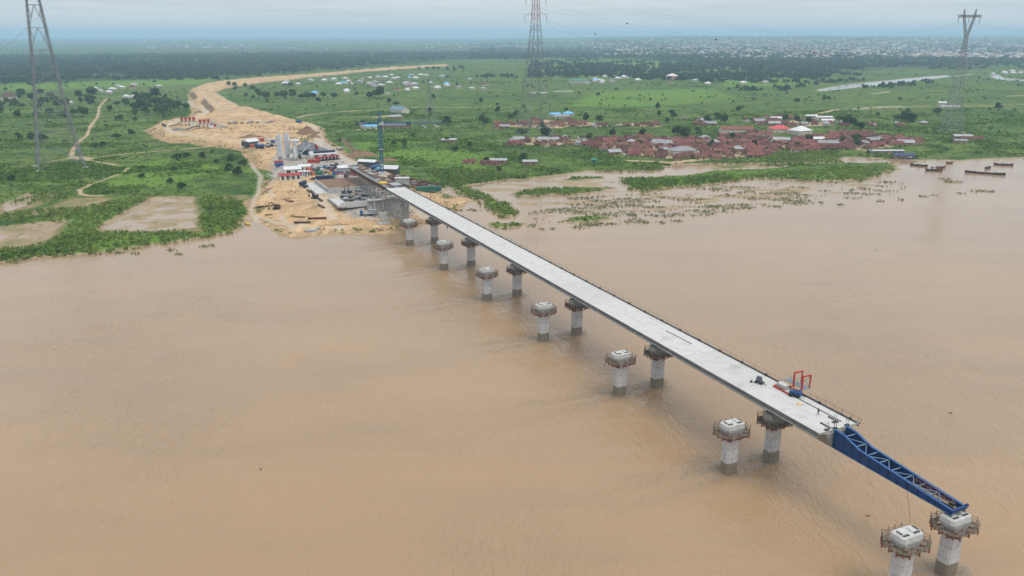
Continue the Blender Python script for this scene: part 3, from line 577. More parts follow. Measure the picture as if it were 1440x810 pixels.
DARKS=M('dark_weathered_steel',(.055,.050,.048),.6,.3); GREYS=M('galvanised_steel',(.34,.35,.36),.5,.4); RUST=M('rusted_steel',(.13,.055,.035),.85,dirt=(.06,.035,.025)); REDP=M('red_painted_steel',(.42,.030,.022),.5,dirt=(.18,.04,.03))
BLUEP=M('blue_painted_steel',(.007,.040,.140),.5,.0,.3,.5,dirt=(.022,.045,.10)); TIMBER=M('scaffold_timber',(.21,.165,.12),var=.4,scale=2); REDB=M('red_oxide_bracket',(.20,.065,.045),var=.5,scale=.9); REBAR_=M('brown_rebar_mat',(.12,.08,.06),.9,0,.5,1.5); WHITEP=M('white_sheet',(.74,.75,.75),.6,dirt=(.45,.42,.38)); BLACK=M('black_rubber',(.02,.02,.02),.8)

BL=-19.0; SEND=305.0
br=thing('bridge','long pale concrete box girder bridge reaching from the work site out over the river','bridge',W(BL,0,0),RZ)
L=SEND-BL
def sect(poly_xz,y0,y1): return [[(x,y0,z) for x,z in poly_xz],[(x,y1,z) for x,z in poly_xz]]
mb=MB().loft(sect([(-5.9,ZT-.35),(-3.9,ZT-.6),(3.9,ZT-.6),(5.9,ZT-.35),(5.9,ZT),(-5.9,ZT)],0,L)); mb.build('deck_slab',DECK,br)
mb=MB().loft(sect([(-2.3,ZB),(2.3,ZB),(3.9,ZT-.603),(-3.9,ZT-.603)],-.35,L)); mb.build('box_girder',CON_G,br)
for sx in (-1,1):
    e=MB().loft(sect([(sx*5.903,ZT-.85),(sx*6.12,ZT-.85),(sx*6.12,ZT+.06),(sx*5.903,ZT+.06)][::sx],0,L)); e.build('edge_beam',M('edge_form',(.13,.13,.128),.8,dirt=(.07,.07,.07)),br)
MB().box((-6.33,L/2,ZT-.92),(.42,L,.08)).build('side_ledge',GREYS,br)
k=MB().box((5.35,L/2,ZT+.16),(.16,L,.30))
for i in range(int(L/9)): k.box((5.35,i*9+2,ZT+.32),(.4,.5,.6))
k.build('kerb_rail',DARKS,br)
k=MB()
for i in range(int(L/4.8)): k.bar((6.02,i*4.8+.3,ZT+.06),(6.02,i*4.8+.3,ZT+.95),.045)
k.bar((6.02,.1,ZT+.93),(6.02,L-.2,ZT+.93),.035)
k.build('edge_railing',DARKS,br)
# second edge rail standing out at the front right corner
k=MB()
for i in range(6): k.bar((6.6,i*2.6,ZT-.3),(6.6,i*2.6,ZT+1.0),.05)
k.bar((6.6,0,ZT+.97),(6.6,13,ZT+.97),.04); k.box((6.4,6.5,ZT-.35),(.5,13,.06)); k.build('outer_walkway',DARKS,br)
# launching segment still in its steel forms behind the finished deck
k=MB().loft(sect([(-2.3,ZB),(2.3,ZB),(3.0,ZT-.6),(-3.0,ZT-.6)],L,L+95)); k.build('rear_girder_segment',RUST,br)
k=MB().loft(sect([(-4.4,ZT-.6),(-3.05,ZT-.8),(-3.05,ZT-.3),(-4.4,ZT-.3)],L,L+95)); k.build('rear_wing_formwork',GREYS,br)
g=random.Random(12)
for i in range(20):
    for j in range(3): MB().box((-1.3+j*2.7+g.uniform(-.2,.2),L+4+i*4.6,ZT-.42+g.uniform(0,.3)),(2.5,4.2,.3)).build('form_panel',(RUST,TIMBER,GREYS,DARKS,REBAR_,RUST)[g.randrange(6)],br)
MB().box((-3.4,L+47,ZT-.1),(.5,94,.4)).build('form_rail',GREYS,br)
k=MB()
for i in range(12): 
    for x in (-5.0,5.0): k.box((x,L+4+i*8,ZB/2+3.3),(.5,.5,ZB-6.4))
    k.box((0,L+4+i*8,ZB-.35),(10.6,.6,.6))
k.build('falsework',GREYS,br)

# piers: one prototype with all its parts
def octa(a,b,c,z): return [(-a+c,-b,z),(a-c,-b,z),(a,-b+c,z),(a,b-c,z),(a-c,b,z),(-a+c,b,z),(-a,b-c,z),(-a,-b+c,z)]
def make_pier(kind):
    t=thing('bridge_pier',None,'bridge pier')
    MB().loft([octa(1.72,1.35,.38,-3.5),octa(1.72,1.35,.38,9.3)]).build('shaft',CON_P,t)
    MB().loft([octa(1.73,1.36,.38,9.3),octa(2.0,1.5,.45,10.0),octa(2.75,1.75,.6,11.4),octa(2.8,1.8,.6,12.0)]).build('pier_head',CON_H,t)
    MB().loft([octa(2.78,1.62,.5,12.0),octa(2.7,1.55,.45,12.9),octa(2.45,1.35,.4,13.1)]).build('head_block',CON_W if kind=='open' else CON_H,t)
    if kind=='open':
        for sx in (-1,1):
            pl=MB().box((sx*1.35,.05,13.2),(1.45,1.5,.22)).build('bearing_plinth',CON_W,t)
            MB().box((sx*1.35,-.95,13.12),(1.5,.3,.14)).box((sx*1.35+.6*sx,.05,13.33),(.28,1.3,.05)).build('recess',BLACK,pl)
    else:
        for sx in (-1,1): MB().box((sx*1.3,0,13.28),(1.1,1.1,.62)).build('bearing',DARKS,t)
    O=octa(4.05,3.2,1.6,0); I=octa(3.05,2.15,.9,0); k=MB()
    for i in range(8):
        j=(i+1)%8; a,b_,c,d_=O[i],O[j],I[j],I[i]
        for z0,z1 in ((10.55,10.65),): k.loft([[(*p[:2],z0) for p in (a,b_,c,d_)],[(*p[:2],z1) for p in (a,b_,c,d_)]])
    k.build('work_platform',TIMBER,t)
    k=MB(); g=random.Random(3)
    for i in range(8):
        a=np.array(O[i][:2]); b_=np.array(O[(i+1)%8][:2]); nn=max(2,int(np.linalg.norm(b_-a)/1.3))
        for q_ in range(nn): p=a+(b_-a)*q_/nn; k.bar((*p,10.3),(p[0]*1.03+g.uniform(-.05,.05),p[1]*1.03,12.1+g.uniform(-.15,.4)),.08)
        k.bar((*a,10.7),(*b_,12.0),.05)
        for z in (11.0,11.45,11.95): k.bar((*a,z),(*b_,z+g.uniform(-.06,.06)),.06)
    k.build('guard_rail',M('brown_grey_tube',(.12,.10,.085),.7,0,.4,1.5),t)
    k=MB()
    for i in range(8):
        a=np.array(O[i][:2]); b_=np.array(O[(i+1)%8][:2]); c=(a+b_)/2; k.bar((*a*.985,10.7),(*b_*.985,10.7),.06,.14)
        k.bar((*(c*.7),10.7),(*(c*1.04),10.7),.25,.1); k.box((c[0]*.86+g.uniform(-.5,.5),c[1]*.86,10.9),(g.uniform(.3,.9),g.uniform(.3,.6),g.uniform(.2,.7)),g.uniform(0,3))
    k.build('toe_board',TIMBER,t)
    for i in range(16):
        a=np.array(O[i//2][:2]); b_=np.array(O[(i//2+1)%8][:2]); a=a if i%2==0 else (a+b_)/2
        p=a*.93; q_=np.array([np.clip(p[0],-1.75,1.75),np.clip(p[1],-1.38,1.38)])
        MB().bar((*(p*1.1),10.42),(*(q_*.98),10.42),.18,.22).bar((*p,10.35),(*(q_*.98),8.9),.18).bar((*(p*1.08),10.7),(*(p*1.08),9.8),.2).bar((*(p*1.0),9.9),(*(q_*1.05),9.6),.14).build('bracket',REDB,t)
    return t
P_OPEN=make_pier('open'); P_DECK=make_pier('deck')
ords=['nearest','second nearest','third nearest','fourth nearest','fifth nearest','sixth nearest','seventh nearest']
lr=['free-standing pier with white capping in front of the blue launching nose tip','free-standing octagonal pier beside the deck end with red machine','free-standing pier third from the camera in the open row','free-standing pier in the middle of the open row, fourth from the camera','free-standing pier fifth from the camera in the open row','free-standing pier sixth from the camera in the open row','free-standing pier of the open row nearest the sandy shore']
ld=['pier carrying the tip of the blue launching nose','first pier under the deck behind the blue nose','second pier under the deck counting from the blue nose','third pier under the deck counting from the blue nose','fourth pier under the deck counting from the blue nose','fifth pier under the deck counting from the blue nose','pier under the deck nearest the sandy shore']
for i in range(7):
    s=(i-1)*SPAN
    o=P_OPEN if i==0 else copy_tree(P_OPEN); place(o,W(s,-13.2,0),RZ+(random.uniform(-.03,.03)),lr[i],None,'open row of bridge piers without deck')
    o=P_DECK if i==1 else copy_tree(P_OPEN if i==0 else P_DECK); place(o,W(s,0,0),RZ,ld[i],None,'bridge piers under the deck and nose')
# shore piers (shorter, on the bank)
t=thing('shore_pier','short hollow concrete pier stub standing on the bank below the deck','bridge pier',W(SPAN*6,-12.2,0),RZ)
MB().loft([octa(1.9,1.4,.4,0.5),octa(1.9,1.4,.4,6.6)]).build('shaft',CON_WALL,t); MB().box((1.1,0,7.0),(1.2,2.2,.9)).box((-1.3,0,6.9),(.8,2.2,.7)).build('starter_wall',CON_WALL,t); MB().box((0,0,1.1),(6.4,5.2,1.2)).build('pile_cap',CON_W,t)
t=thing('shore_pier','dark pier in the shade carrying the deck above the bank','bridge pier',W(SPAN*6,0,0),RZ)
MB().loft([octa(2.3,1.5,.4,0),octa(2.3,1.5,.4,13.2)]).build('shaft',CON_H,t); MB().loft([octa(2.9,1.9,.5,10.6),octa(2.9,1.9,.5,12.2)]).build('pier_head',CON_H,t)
t=thing('abutment_wall','tall grey retaining wall crossing beneath the deck behind the bank','retaining wall',W(SPAN*6+22,-2,0),RZ)
MB().box((-1,0,5),(24,1.2,10)).build('wall',CON_WALL,t); MB().box((-1,-.9,10.2),(24.2,3.0,.5)).build('coping',CON_WALL,t)
for x in (-9.5,-4.5): MB().box((x,-1.6,8),(.8,.8,8)).build('buttress',CON_W,t)

# blue launching nose
ns=thing('launching_nose','long tapering blue steel launching nose bolted to the deck end and reaching the next pier','launching nose',W(BL-.36,0,0),RZ)
LN=29.4
def topz(y): return float(np.interp(y,[0,2.6,7.2,LN],[ZT+.25,ZT+.1,ZT-1.35,ZT-3.05]))
def botz(y): return float(np.interp(y,[0,22,LN],[ZB,ZB,ZB+.1]))
for sx in (-1,1):
    x=sx*1.75; st=[0,2.6,7.2,12,17,22,27,LN]; k=MB()
    for a,b_ in zip(st[:-1],st[1:]):
        k.loft([[(x-.06,-a,botz(a)),(x+.06,-a,botz(a)),(x+.06,-a,topz(a)),(x-.06,-a,topz(a))],[(x-.06,-b_,botz(b_)),(x+.06,-b_,botz(b_)),(x+.06,-b_,topz(b_)),(x-.06,-b_,topz(b_))]])
    g=k.build('side_girder',BLUEP,ns); k=MB()
    for a,b_ in zip(st[:-1],st[1:]):
        k.bar((x,-a,topz(a)+.08),(x,-b_,topz(b_)+.08),.55,.1); k.bar((x,-a,botz(a)-.07),(x,-b_,botz(b_)-.07),.6,.12)
    k.build('flange',M('blue_flange',(.022,.085,.235),.5,0,.3,.8),g); k=MB()
    for y in np.arange(.6,LN,2.35): k.bar((x+sx*.13,-y,botz(y)),(x+sx*.13,-y,topz(y)-.02),.08,.14)
    for y in (5.0,12.1,19.0,25.5): k.box((x+sx*.1,-y,(topz(y)+botz(y))/2),(.09,.5,topz(y)-botz(y)-.1))
    k.build('stiffener',BLUEP,g)
BLG=M('pale_blue_brace',(.16,.25,.36),.5)
for i,y in enumerate(np.arange(2.8,LN-5,3.0)):
    z=lambda q:topz(q)-.35
    MB().bar((-1.7,-y,z(y)),(1.7,-y,z(y)),.16).build('cross_beam',BLG,ns)
    y2=y+3.0; a,b_=((-1.7,1.7),(1.7,-1.7))[i%2]; MB().bar((a,-y,z(y)),(b_,-y2,z(y2)),.13).build('diagonal_brace',BLG,ns)
k=MB()
for y in np.arange(2.0,LN-1,3.0): k.bar((-1.7,-y,ZB+.2),(1.7,-y,ZB+.2),.2,.25); k.bar((-1.7,-y,ZB+.2),(1.7,-min(y+3,LN-1),ZB+.2),.12)
k.build('bottom_bracing',BLUEP,ns); MB().box((0,-LN/2,ZB+.12),(3.3,LN-.6,.05)).build('shade_plate',DARKS,ns)  # dark plate added to stand in for the shade between the side girders
k=MB().box((.2,-15.5,ZB+.42),(.8,29,.06)).box((.2,-LN+5.5,topz(26)-.5),(.9,9,.06)); k.build('walkway',TIMBER,ns)
k=MB()
for y in np.arange(LN-10,LN-1.2,1.6):
    for x in (-.3,.7): k.bar((x,-y,topz(y)-.6),(x,-y,topz(y)+.6),.05)
for x in (-.3,.7): k.bar((x,-(LN-10),topz(LN-10)+.55),(x,-(LN-1.4),topz(LN)+.6),.05)
k.build('hand_rail',M('orange_rail',(.35,.13,.07)),ns)
MB().bar((-2.0,-LN,topz(LN)-.1),(2.1,-LN,topz(LN)-.1),.45,.6).cyl((2.0,-LN,topz(LN)+.2),(2.4,-LN,topz(LN)+.2),.3).build('tip_beam',BLUEP,ns)
MB().box((.3,-LN+1.6,topz(LN)+.1),(.8,.9,.6)).build('hydraulic_unit',DARKS,ns)
t=thing('hoist_cable','thin cable hanging from under the blue nose towards the free-standing pier','cable',W(-39,-2,0),RZ)
MB().bar((0,0,ZB),(-2.4,-5,4.0),.05).build('wire_rope',DARKS,t)

# ---- things on the deck end
def on_deck(name,label,cat,s,t_,rz=0.0,group=None): return thing(name,label,cat,W(s,t_,ZT+.005),RZ+rz,group)
for i,(s,t_) in enumerate([(-18.6,-3.2),(-18.8,-1.0),(-16.6,1.2),(-18.8,2.6)]):
    o=on_deck('anchor_frame','upright paired steel anchor bars on dark base at the deck end above the nose','anchor frame',s,t_,0,'anchor bars at the deck end')
    MB().box((0,0,.12),(1.1,.6,.24)).build('base_plate',DARKS,o)
    for x in (-.3,.3): MB().cyl((x,0,.2),(x,0,1.9),.06,n=8).build('anchor_bar',RUST if i==1 else GREYS,o)
for s,t_,l in [(-17.0,-1.9,'dark beam lying along the deck end on the left'),(-15.5,2.0,'dark beam lying along the deck end on the right')]:
    o=on_deck('steel_beam',l,'steel beam',s,t_); MB().box((0,0,.15),(.3,3.0,.22)).build('beam',DARKS,o)
o=on_deck('steel_rail','long thin dark rail lying lengthwise on the deck near its right edge','rail',-8.5,2.9); MB().box((0,0,.07),(.14,17,.14)).build('rail',DARKS,o)
o=on_deck('steel_rail','long thin dark rail lying on the deck behind the grey trailer machine','rail',42,1.8,.02); MB().box((0,0,.07),(.12,12,.14)).build('rail',DARKS,o)
o=MB().blob((0,0,.05),(.9,.55,.28),7,4,.3).build('sand_heap',M('yellow_sand',(.62,.47,.22)),None,True); place(o,W(-6.2,1.0,ZT),RZ); tag(o,'small yellow heap of sand on the deck near the walking person','sand heap')
# red parapet form carriage
o=on_deck('parapet_form_carriage','red steel portal carriage with grey platform hung over the right deck edge','form carriage',-.5,4.6)
f=MB()
for y in (-1.6,4.6): f.bar((-2.2,y,.25),(1.2,y,.25),.3)
for x in (-2.2,1.2): f.bar((x,-1.6,.25),(x,4.6,.25),.3)
f.build('base_frame',REDP,o)
for y in (-1.5,1.2):
    MB().bar((.9,y,.3),(.9,y,4.6),.32).bar((.9,y,4.45),(3.4,y,4.45),.3).bar((3.4,y,4.5),(3.4,y,.9),.28).build('portal_arm',REDP,o)
MB().bar((.9,-1.5,2.4),(.9,1.2,4.2),.1).bar((3.4,-1.5,1.2),(3.4,1.2,4.2),.1).bar((3.4,1.2,1.2),(3.4,-1.5,4.2),.1).build('brace',GREYS,o)
MB().box((2.4,1.6,1.1),(1.7,7.0,.12)).build('hanging_platform',M('bluish_grating',(.17,.20,.24)),o)
k=MB()
for y in np.arange(-1.8,5.2,1.0): k.bar((3.2,y,1.15),(3.2,y,2.3),.06)
k.bar((3.2,-1.8,2.3),(3.2,5.2,2.3),.06); k.bar((3.2,5.2,2.3),(1.6,5.2,1.2),.06); k.build('guard_rail',GREYS,o)
MB().box((-.7,3.0,.75),(1.6,2.6,.8)).build('counterweight',CON_W,o)
MB().box((.2,.2,.6),(.9,1.4,.5)).build('winch',M('orange_box',(.45,.16,.05)),o)
# blue compressor
o=on_deck('compressor','small blue wheeled compressor with tow bar parked beside the red portal carriage','compressor',-2.4,3.2,.5)
MB().loft([[(-.75,-1.4,.5),(.75,-1.4,.5),(.75,1.3,.5),(-.75,1.3,.5)],[(-.8,-1.4,1.2),(.8,-1.4,1.2),(.8,1.3,1.2),(-.8,1.3,1.2)],[(-.72,-1.3,1.55),(.72,-1.3,1.55),(.72,.5,1.55),(-.72,.5,1.55)]]).build('housing',M('compressor_blue',(.015,.075,.22),.5,0,.3,1.2,dirt=(.03,.05,.08)),o); MB().box((0,-.4,1.6),(.8,1.1,.1)).box((.79,-.3,.9),(.04,1.4,.4)).box((-.79,-.3,.9),(.04,1.4,.4)).build('vent_panel',DARKS,o)
for x in (-.85,.85):
    for y in (-.9,.8): MB().cyl((x-.12,y,.4),(x+.12,y,.4),.4,n=14).build('wheel',BLACK,o)
MB().bar((0,-1.3,.6),(0,-2.4,.5),.14).build('tow_bar',BLUEP,o); MB().cyl((.3,.6,1.6),(.3,.6,2.0),.09).build('exhaust',DARKS,o)
o=on_deck('trailer_pump','dark grey trailer pump on small wheels standing on the deck left of the red carriage','pump',7.2,.6,.3)
MB().box((0,0,1.15),(.9,1.4,1.3),taper=.8).build('housing',M('pump_grey',(.09,.10,.115),.5),o); MB().box((0,-.2,.45),(1.0,2.2,.14)).build('chassis',DARKS,o)
for x in (-.6,.6):
    for y in (-.7,.6): MB().cyl((x-.1,y,.3),(x+.1,y,.3),.3,n=12).build('wheel',BLACK,o)
MB().bar((0,-1.2,.5),(-.3,-2.2,.35),.12).build('tow_bar',DARKS,o); MB().blob((-.9,1.6,.25),(.35,.35,.28),6,2,.1).build('hose_drum',DARKS,o)

# people
SK_=M('skin_brown',(.10,.055,.035)); CL=[M('work_blue',(.03,.05,.10)),M('dark_clothes',(.03,.03,.035)),M('hi_vis_orange',(.55,.13,.03)),M('pale_shirt',(.5,.5,.5))]; HEL=M('yellow_helmet',(.6,.45,.05),.4)
def person(loc,rz,label,top,stride=.18,helmet=True):
    J=[(0,0,.98),(0,0,1.22),(0,.01,1.42),(0,.01,1.52),(0,.02,1.64),(0,.02,1.76),(.1,stride*.2,.95),(.11,stride*.6,.5),(.11,stride,.09),(.11,stride+.16,.04),(-.1,-stride*.2,.95),(-.11,-stride*.3,.5),(-.11,-stride,.09),(-.11,-stride+.16,.04),
       (.2,0,1.40),(.25,-.08,1.13),(.24,-.02,.90),(.24,.01,.80),(-.2,0,1.40),(-.25,.08,1.13),(-.24,.16,.92),(-.24,.19,.83)]
    E=[(0,1),(1,2),(2,3),(3,4),(4,5),(0,6),(6,7),(7,8),(8,9),(0,10),(10,11),(11,12),(12,13),(2,14),(14,15),(15,16),(16,17),(2,18),(18,19),(19,20),(20,21)]
    r=[.15,.14,.16,.06,.095,.07,.09,.065,.045,.04,.09,.065,.045,.04,.065,.05,.04,.045,.065,.05,.04,.045]
    me=bpy.data.meshes.new('person'); me.from_pydata(J,E,[]); o=bpy.data.objects.new('person',me); C.objects.link(o); me.materials.append(top)
    md=o.modifiers.new('skin','SKIN'); md.use_smooth_shade=True
    for i,v in enumerate(me.skin_vertices[0].data): v.radius=(r[i],r[i]); v.use_root=(i==0)
    o.modifiers.new('sub','SUBSURF').levels=1; o.modifiers['sub'].render_levels=2
    place(o,loc,rz); tag(o,label,'person')
    MB().blob((0,.02,1.70),(.10,.115,.13),8,1,0).build('face',SK_,o,True)
    MB().blob((0,.01,1.80),(.13,.15,.085),8,1,0).box((0,.14,1.77),(.2,.1,.02)).build('helmet' if helmet else 'hair',HEL if helmet else BLACK,o,True)
    MB().loft([[(x*.2,y*.15,.98) for x,y in ((-1,-1),(1,-1),(1,1),(-1,1))],[(x*.23,y*.17,1.42) for x,y in ((-1,-1),(1,-1),(1,1),(-1,1))]]).build('vest',top,o)
    return o
person(W(-12.3,.6,ZT),RZ+1.0,'person in dark work clothes walking on the deck near the blue nose',CL[1])
pp=onz(629,323,ZT); person(tuple(pp),RZ+.3,'person standing alone far back on the pale deck',CL[0])
for px,py,l,c in [(563,292,'person in dark clothes at the left deck edge near the shore',1),(571,292,'person in a pale shirt beside the deck edge near the shore',3),(541,276,'person in an orange vest where the white deck begins',2),(553,281,'person in blue at the left edge of the deck start',0)]:
    pp=onz(px,py,ZT); person(tuple(pp),RZ+random.uniform(-2,2),l,CL[c])
# ------------------------------------------------------------------ the construction site
def paint(n,c,r=.5): return M('paint_'+n,c,r,0,.2,.8,dirt=tuple(k*.5+.04 for k in c))
RED=paint('red',(.36,.035,.025)); BLU=paint('blue',(.025,.085,.25)); GRN=paint('green',(.02,.14,.09)); ORG=paint('orange',(.45,.11,.035)); WHT=paint('white',(.54,.54,.53)); GRY=paint('grey',(.30,.31,.32)); DRK=paint('dark',(.045,.05,.06)); YEL=paint('yellow',(.62,.40,.03)); TEAL=paint('teal',(.03,.12,.13)); NAVY=paint('navy',(.015,.03,.08)); CYA=paint('cyan',(.16,.40,.52))
GLASS=M('dark_glass',(.03,.04,.05),.15,0,.05); ALUR=M('pale_metal_roof',(.56,.57,.58),.5,0,.12,.5,dirt=(.50,.47,.43)); WALLW=M('white_wall',(.62,.60,.56),.8,dirt=(.40,.34,.27)); SAND=M('heap_sand',(.45,.30,.165),.95,0,.35,.5,dirt=(.27,.185,.11),dscale=.22,bump=.9); SOIL=M('heap_soil',(.19,.115,.07),.95,0,.3,.25,bump=.6); GRAVEL=M('heap_gravel',(.155,.16,.17),.95,0,.35,.8,bump=.8); REBAR=M('rebar_rust',(.105,.065,.05),.9,0,.5,1.5,dirt=(.05,.035,.03))
def th(name,label,cat,px,py,rz=0.0,group=None,dz=0.0): return thing(name,label,cat,at(px,py,dz),RZ+rz,group)
def container(px,py,mat,label,rz=0.0,L=6.1,dz=0.0,H=2.6):
    o=th('shipping_container',label,'container',px,py,rz,None,dz); k=MB().box((0,0,H/2+.05),(2.44,L,H))
    for y in np.arange(-L/2+.3,L/2-.2,.45): k.bar((-1.25,y,.2),(-1.25,y,H-.1),.12,.06).bar((1.25,y,.2),(1.25,y,H-.1),.12,.06)
    k.build('body',mat,o); MB().box((-.6,-L/2-.03,H/2+.05),(1.1,.06,H-.25)).box((.6,-L/2-.03,H/2+.05),(1.1,.06,H-.25)).build('door',mat,o); return o
def shed(px,py,L,Wd,h,label,roof=None,wall=None,rz=0.0,kind='gable',cat='shed',name='shed',rise=1.0,doors=2,win=0,dz=0.0):
    o=th(name,label,cat,px,py,rz,None,dz); MB().box((0,0,h/2-.2),(L,Wd,h+.4)).build('wall',wall or WALLW,o)
    k=MB()
    if kind=='gable': k.gable((0,0,h+.03),L,Wd,rise); g=k.gends((0,0,h),L-.1,Wd-.1,rise-.02)
    elif kind=='hip': k.hip((0,0,h+.02),L,Wd,rise*1.6)
    else: k.box((0,0,h+.1),(L+.8,Wd+.8,.16))
    k.build('roof',roof or ALUR,o)
    for i in range(doors): MB().box((-L/2+L*(i+.5)/doors,-Wd/2-.03,min(1.4,h*.45)),(min(3.2,L/doors*.5),.08,min(2.6,h*.8))).build('door',DRK,o)
    for i in range(win): MB().box((-L/2+L*(i+.8)/(win+.6),-Wd/2-.03,h*.6),(.9,.08,1.0)).build('window',GLASS,o)
    return o
def wheels(o,xs,ys,r=.5,w=.3):
    for x in xs:
        for y in ys: MB().cyl((x-w/2,y,r),(x+w/2,y,r),r,n=12).build('wheel',BLACK,o)
def truck(px,py,label,cab,load,kind='tipper',rz=0.0,cat='truck'):
    o=th('truck',label,cat,px,py,rz); MB().box((0,0,.85),(1.0,7.6,.3)).build('chassis',DARKS,o)
    c=MB().loft([[(-1.2,2.2,.8),(1.2,2.2,.8),(1.2,3.9,.8),(-1.2,3.9,.8)],[(-1.2,2.2,2.0),(1.2,2.2,2.0),(1.2,3.9,2.0),(-1.2,3.9,2.0)],[(-1.1,2.3,3.0),(1.1,2.3,3.0),(1.1,3.6,3.0),(-1.1,3.6,3.0)]]).build('cab',cab,o)
    MB().add([(-1.0,3.87,2.05),(1.0,3.87,2.05),(.95,3.66,2.85),(-.95,3.66,2.85)],[(0,1,2,3)]).build('windscreen',GLASS,c)
    if kind=='tipper': MB().loft([[(-1.0,-3.6,1.05),(1.0,-3.6,1.05),(1.0,2.0,1.05),(-1.0,2.0,1.05)],[(-1.25,-3.8,2.5),(1.25,-3.8,2.5),(1.25,2.0,2.6),(-1.25,2.0,2.6)]]).build('tipper_body',load,o)
    elif kind=='mixer': MB().cyl((0,1.9,1.9),(0,.3,2.2),.75,1.25,16).cyl((0,.3,2.2),(0,-1.6,2.6),1.25,1.25,16).cyl((0,-1.6,2.6),(0,-3.6,3.0),1.25,.55,16).build('mixer_drum',load,o,True); MB().bar((0,-3.5,3.2),(0,-4.3,1.6),.5,.25).build('chute',GRY,o)
    elif kind=='tank': MB().cyl((0,-3.7,2.1),(0,1.9,2.1),1.15,n=18).build('tank',load,o,True); MB().box((0,-.9,3.3),(.6,3,.14)).build('catwalk',GRY,o)
    else: MB().box((0,-.9,1.15),(2.4,5.8,.25)).build('flatbed',load,o)
    wheels(o,(-.95,.95),(2.9,-1.5,-2.8),.52); return o
def car(px,py,label,mat,rz=0.0,pickup=False):
    o=th('car',label,'car',px,py,rz)
    if pickup: prof=[(-2.5,.45),(2.4,.45),(2.5,.9),(1.2,1.05),(.6,1.75),(-.8,1.75),(-.95,1.1),(-2.5,1.1)]
    else: prof=[(-2.2,.4),(2.2,.4),(2.25,.8),(1.2,1.0),(.5,1.5),(-1.3,1.5),(-2.1,1.0),(-2.25,.8)]
    MB().loft([[(x,a,b) for a,b in prof] for x in (-.9,.9)]).build('body',mat,o)
    MB().loft([[(x,a,b) for a,b in ((1.0,1.08),(.52,1.46),(-.75,1.48),(-1.0,1.1))] for x in (-.91,.91)]).build('window',GLASS,o)
    wheels(o,(-.8,.8),(1.45,-1.45),.36,.22); return o
def excavator(px,py,label,mat,rz=0.0):
    o=th('excavator',label,'excavator',px,py,rz)
    for x in (-1.1,1.1): MB().loft([[(x+e,a,b) for a,b in ((-1.9,.5),(-1.6,.05),(1.6,.05),(1.9,.5),(1.6,.95),(-1.6,.95))] for e in (-.3,.3)]).build('track',BLACK,o)
    MB().box((0,-.5,1.65),(2.4,3.0,1.1)).box((0,-1.7,1.8),(2.4,.8,1.3)).build('upper_body',mat,o)
    c=MB().box((-.7,.6,2.3),(1.0,1.5,1.7),taper=.9).build('cab',mat,o); MB().box((-.7,1.36,2.4),(.8,.05,1.1)).box((-1.2,.6,2.5),(.05,1.1,.9)).build('window',GLASS,c)
    MB().bar((.3,.8,1.9),(.3,2.8,4.4),.4,.6).bar((.3,2.8,4.4),(.3,4.6,4.0),.38,.5).build('boom',mat,o); MB().bar((.3,4.6,4.1),(.3,5.2,1.6),.32,.4).build('arm',mat,o)
    MB().loft([[(-.3,4.9,1.6),(.9,4.9,1.6),(.9,5.6,1.4),(-.3,5.6,1.4)],[(-.2,4.6,.5),(.8,4.6,.5),(.8,5.0,.4),(-.2,5.0,.4)]]).build('bucket',DARKS,o); return o
def heap(px,py,rx,ry,h,mat,label,name='soil_heap',cat='heap',seed=0,rz=0.0):
    g=np.random.default_rng(seed+5); n=40; m=10; o=th(name,label,cat,px,py,rz); V=[]
    for j in range(m+1):
        f=j/m
        for i in range(n):
            a=2*math.pi*i/n; w=1+.16*math.sin(3*a+seed)+.08*math.sin(7*a+2*seed); r=(1-f)*w
            V.append((rx*r*math.cos(a),ry*r*math.sin(a),h*(f**.9)*(1+.16*math.sin(3*a+j+seed))+g.normal()*.07*h-.4*(j==0)))
    Q=[(j*n+i,j*n+(i+1)%n,(j+1)*n+(i+1)%n,(j+1)*n+i) for j in range(m) for i in range(n)]
    k=MB(); k.add(V,Q); b=k.mesh(name,mat,True); me=bpy.data.objects.new('mound',b); C.objects.link(me); me.parent=o; return o
# silos and batching plant
for px,py,l in [(394.5,227,'left of the two tall pale grey cement silos'),(405.5,224.5,'right of the two tall pale grey cement silos')]:
    o=th('cement_silo',l,'silo',px,py); k=MB().cyl((0,0,4.2),(0,0,20),2.15,n=24); 
    for z in (7.5,10.7,13.9,17.1): k.cyl((0,0,z),(0,0,z+.12),2.19,n=24)
    k.build('barrel',M('silo_grey',(.56,.585,.61),.5,.05,.12,.3,dirt=(.30,.31,.32)),o,False); MB().cyl((0,0,1.7),(0,0,4.2),.4,2.14,24).build('cone',GREYS,o,True); MB().cyl((0,0,20),(0,0,20.5),2.1,.6,24).build('roof',GREYS,o)
    MB().box((.6,0,20.9),(.9,.9,1.0)).build('filter',WHT,o); 
    for a in range(4): MB().bar((1.7*math.cos(a*1.571+.78),1.7*math.sin(a*1.571+.78),-.2),(1.7*math.cos(a*1.571+.78),1.7*math.sin(a*1.571+.78),4.6),.25).build('leg',GREYS,o)
    k=MB().bar((-.25,-2.4,0),(-.25,-2.4,20.8),.07).bar((.25,-2.4,0),(.25,-2.4,20.8),.07)
    for z in np.arange(.5,20.5,.7): k.bar((-.25,-2.4,z),(.25,-2.4,z),.05)
    k.build('ladder',GREYS,o)
o=th('batching_plant','white concrete batching tower with drums beside the grey silos','batching plant',415.5,225.5)
MB().box((0,0,8.0),(2.6,2.6,11)).build('tower',WHT,o); MB().box((.8,0,14.4),(5.6,3.6,2.4)).build('head_house',WHT,o); MB().gable((.8,0,15.6),5.6,3.6,.7).build('roof',WHT,o)
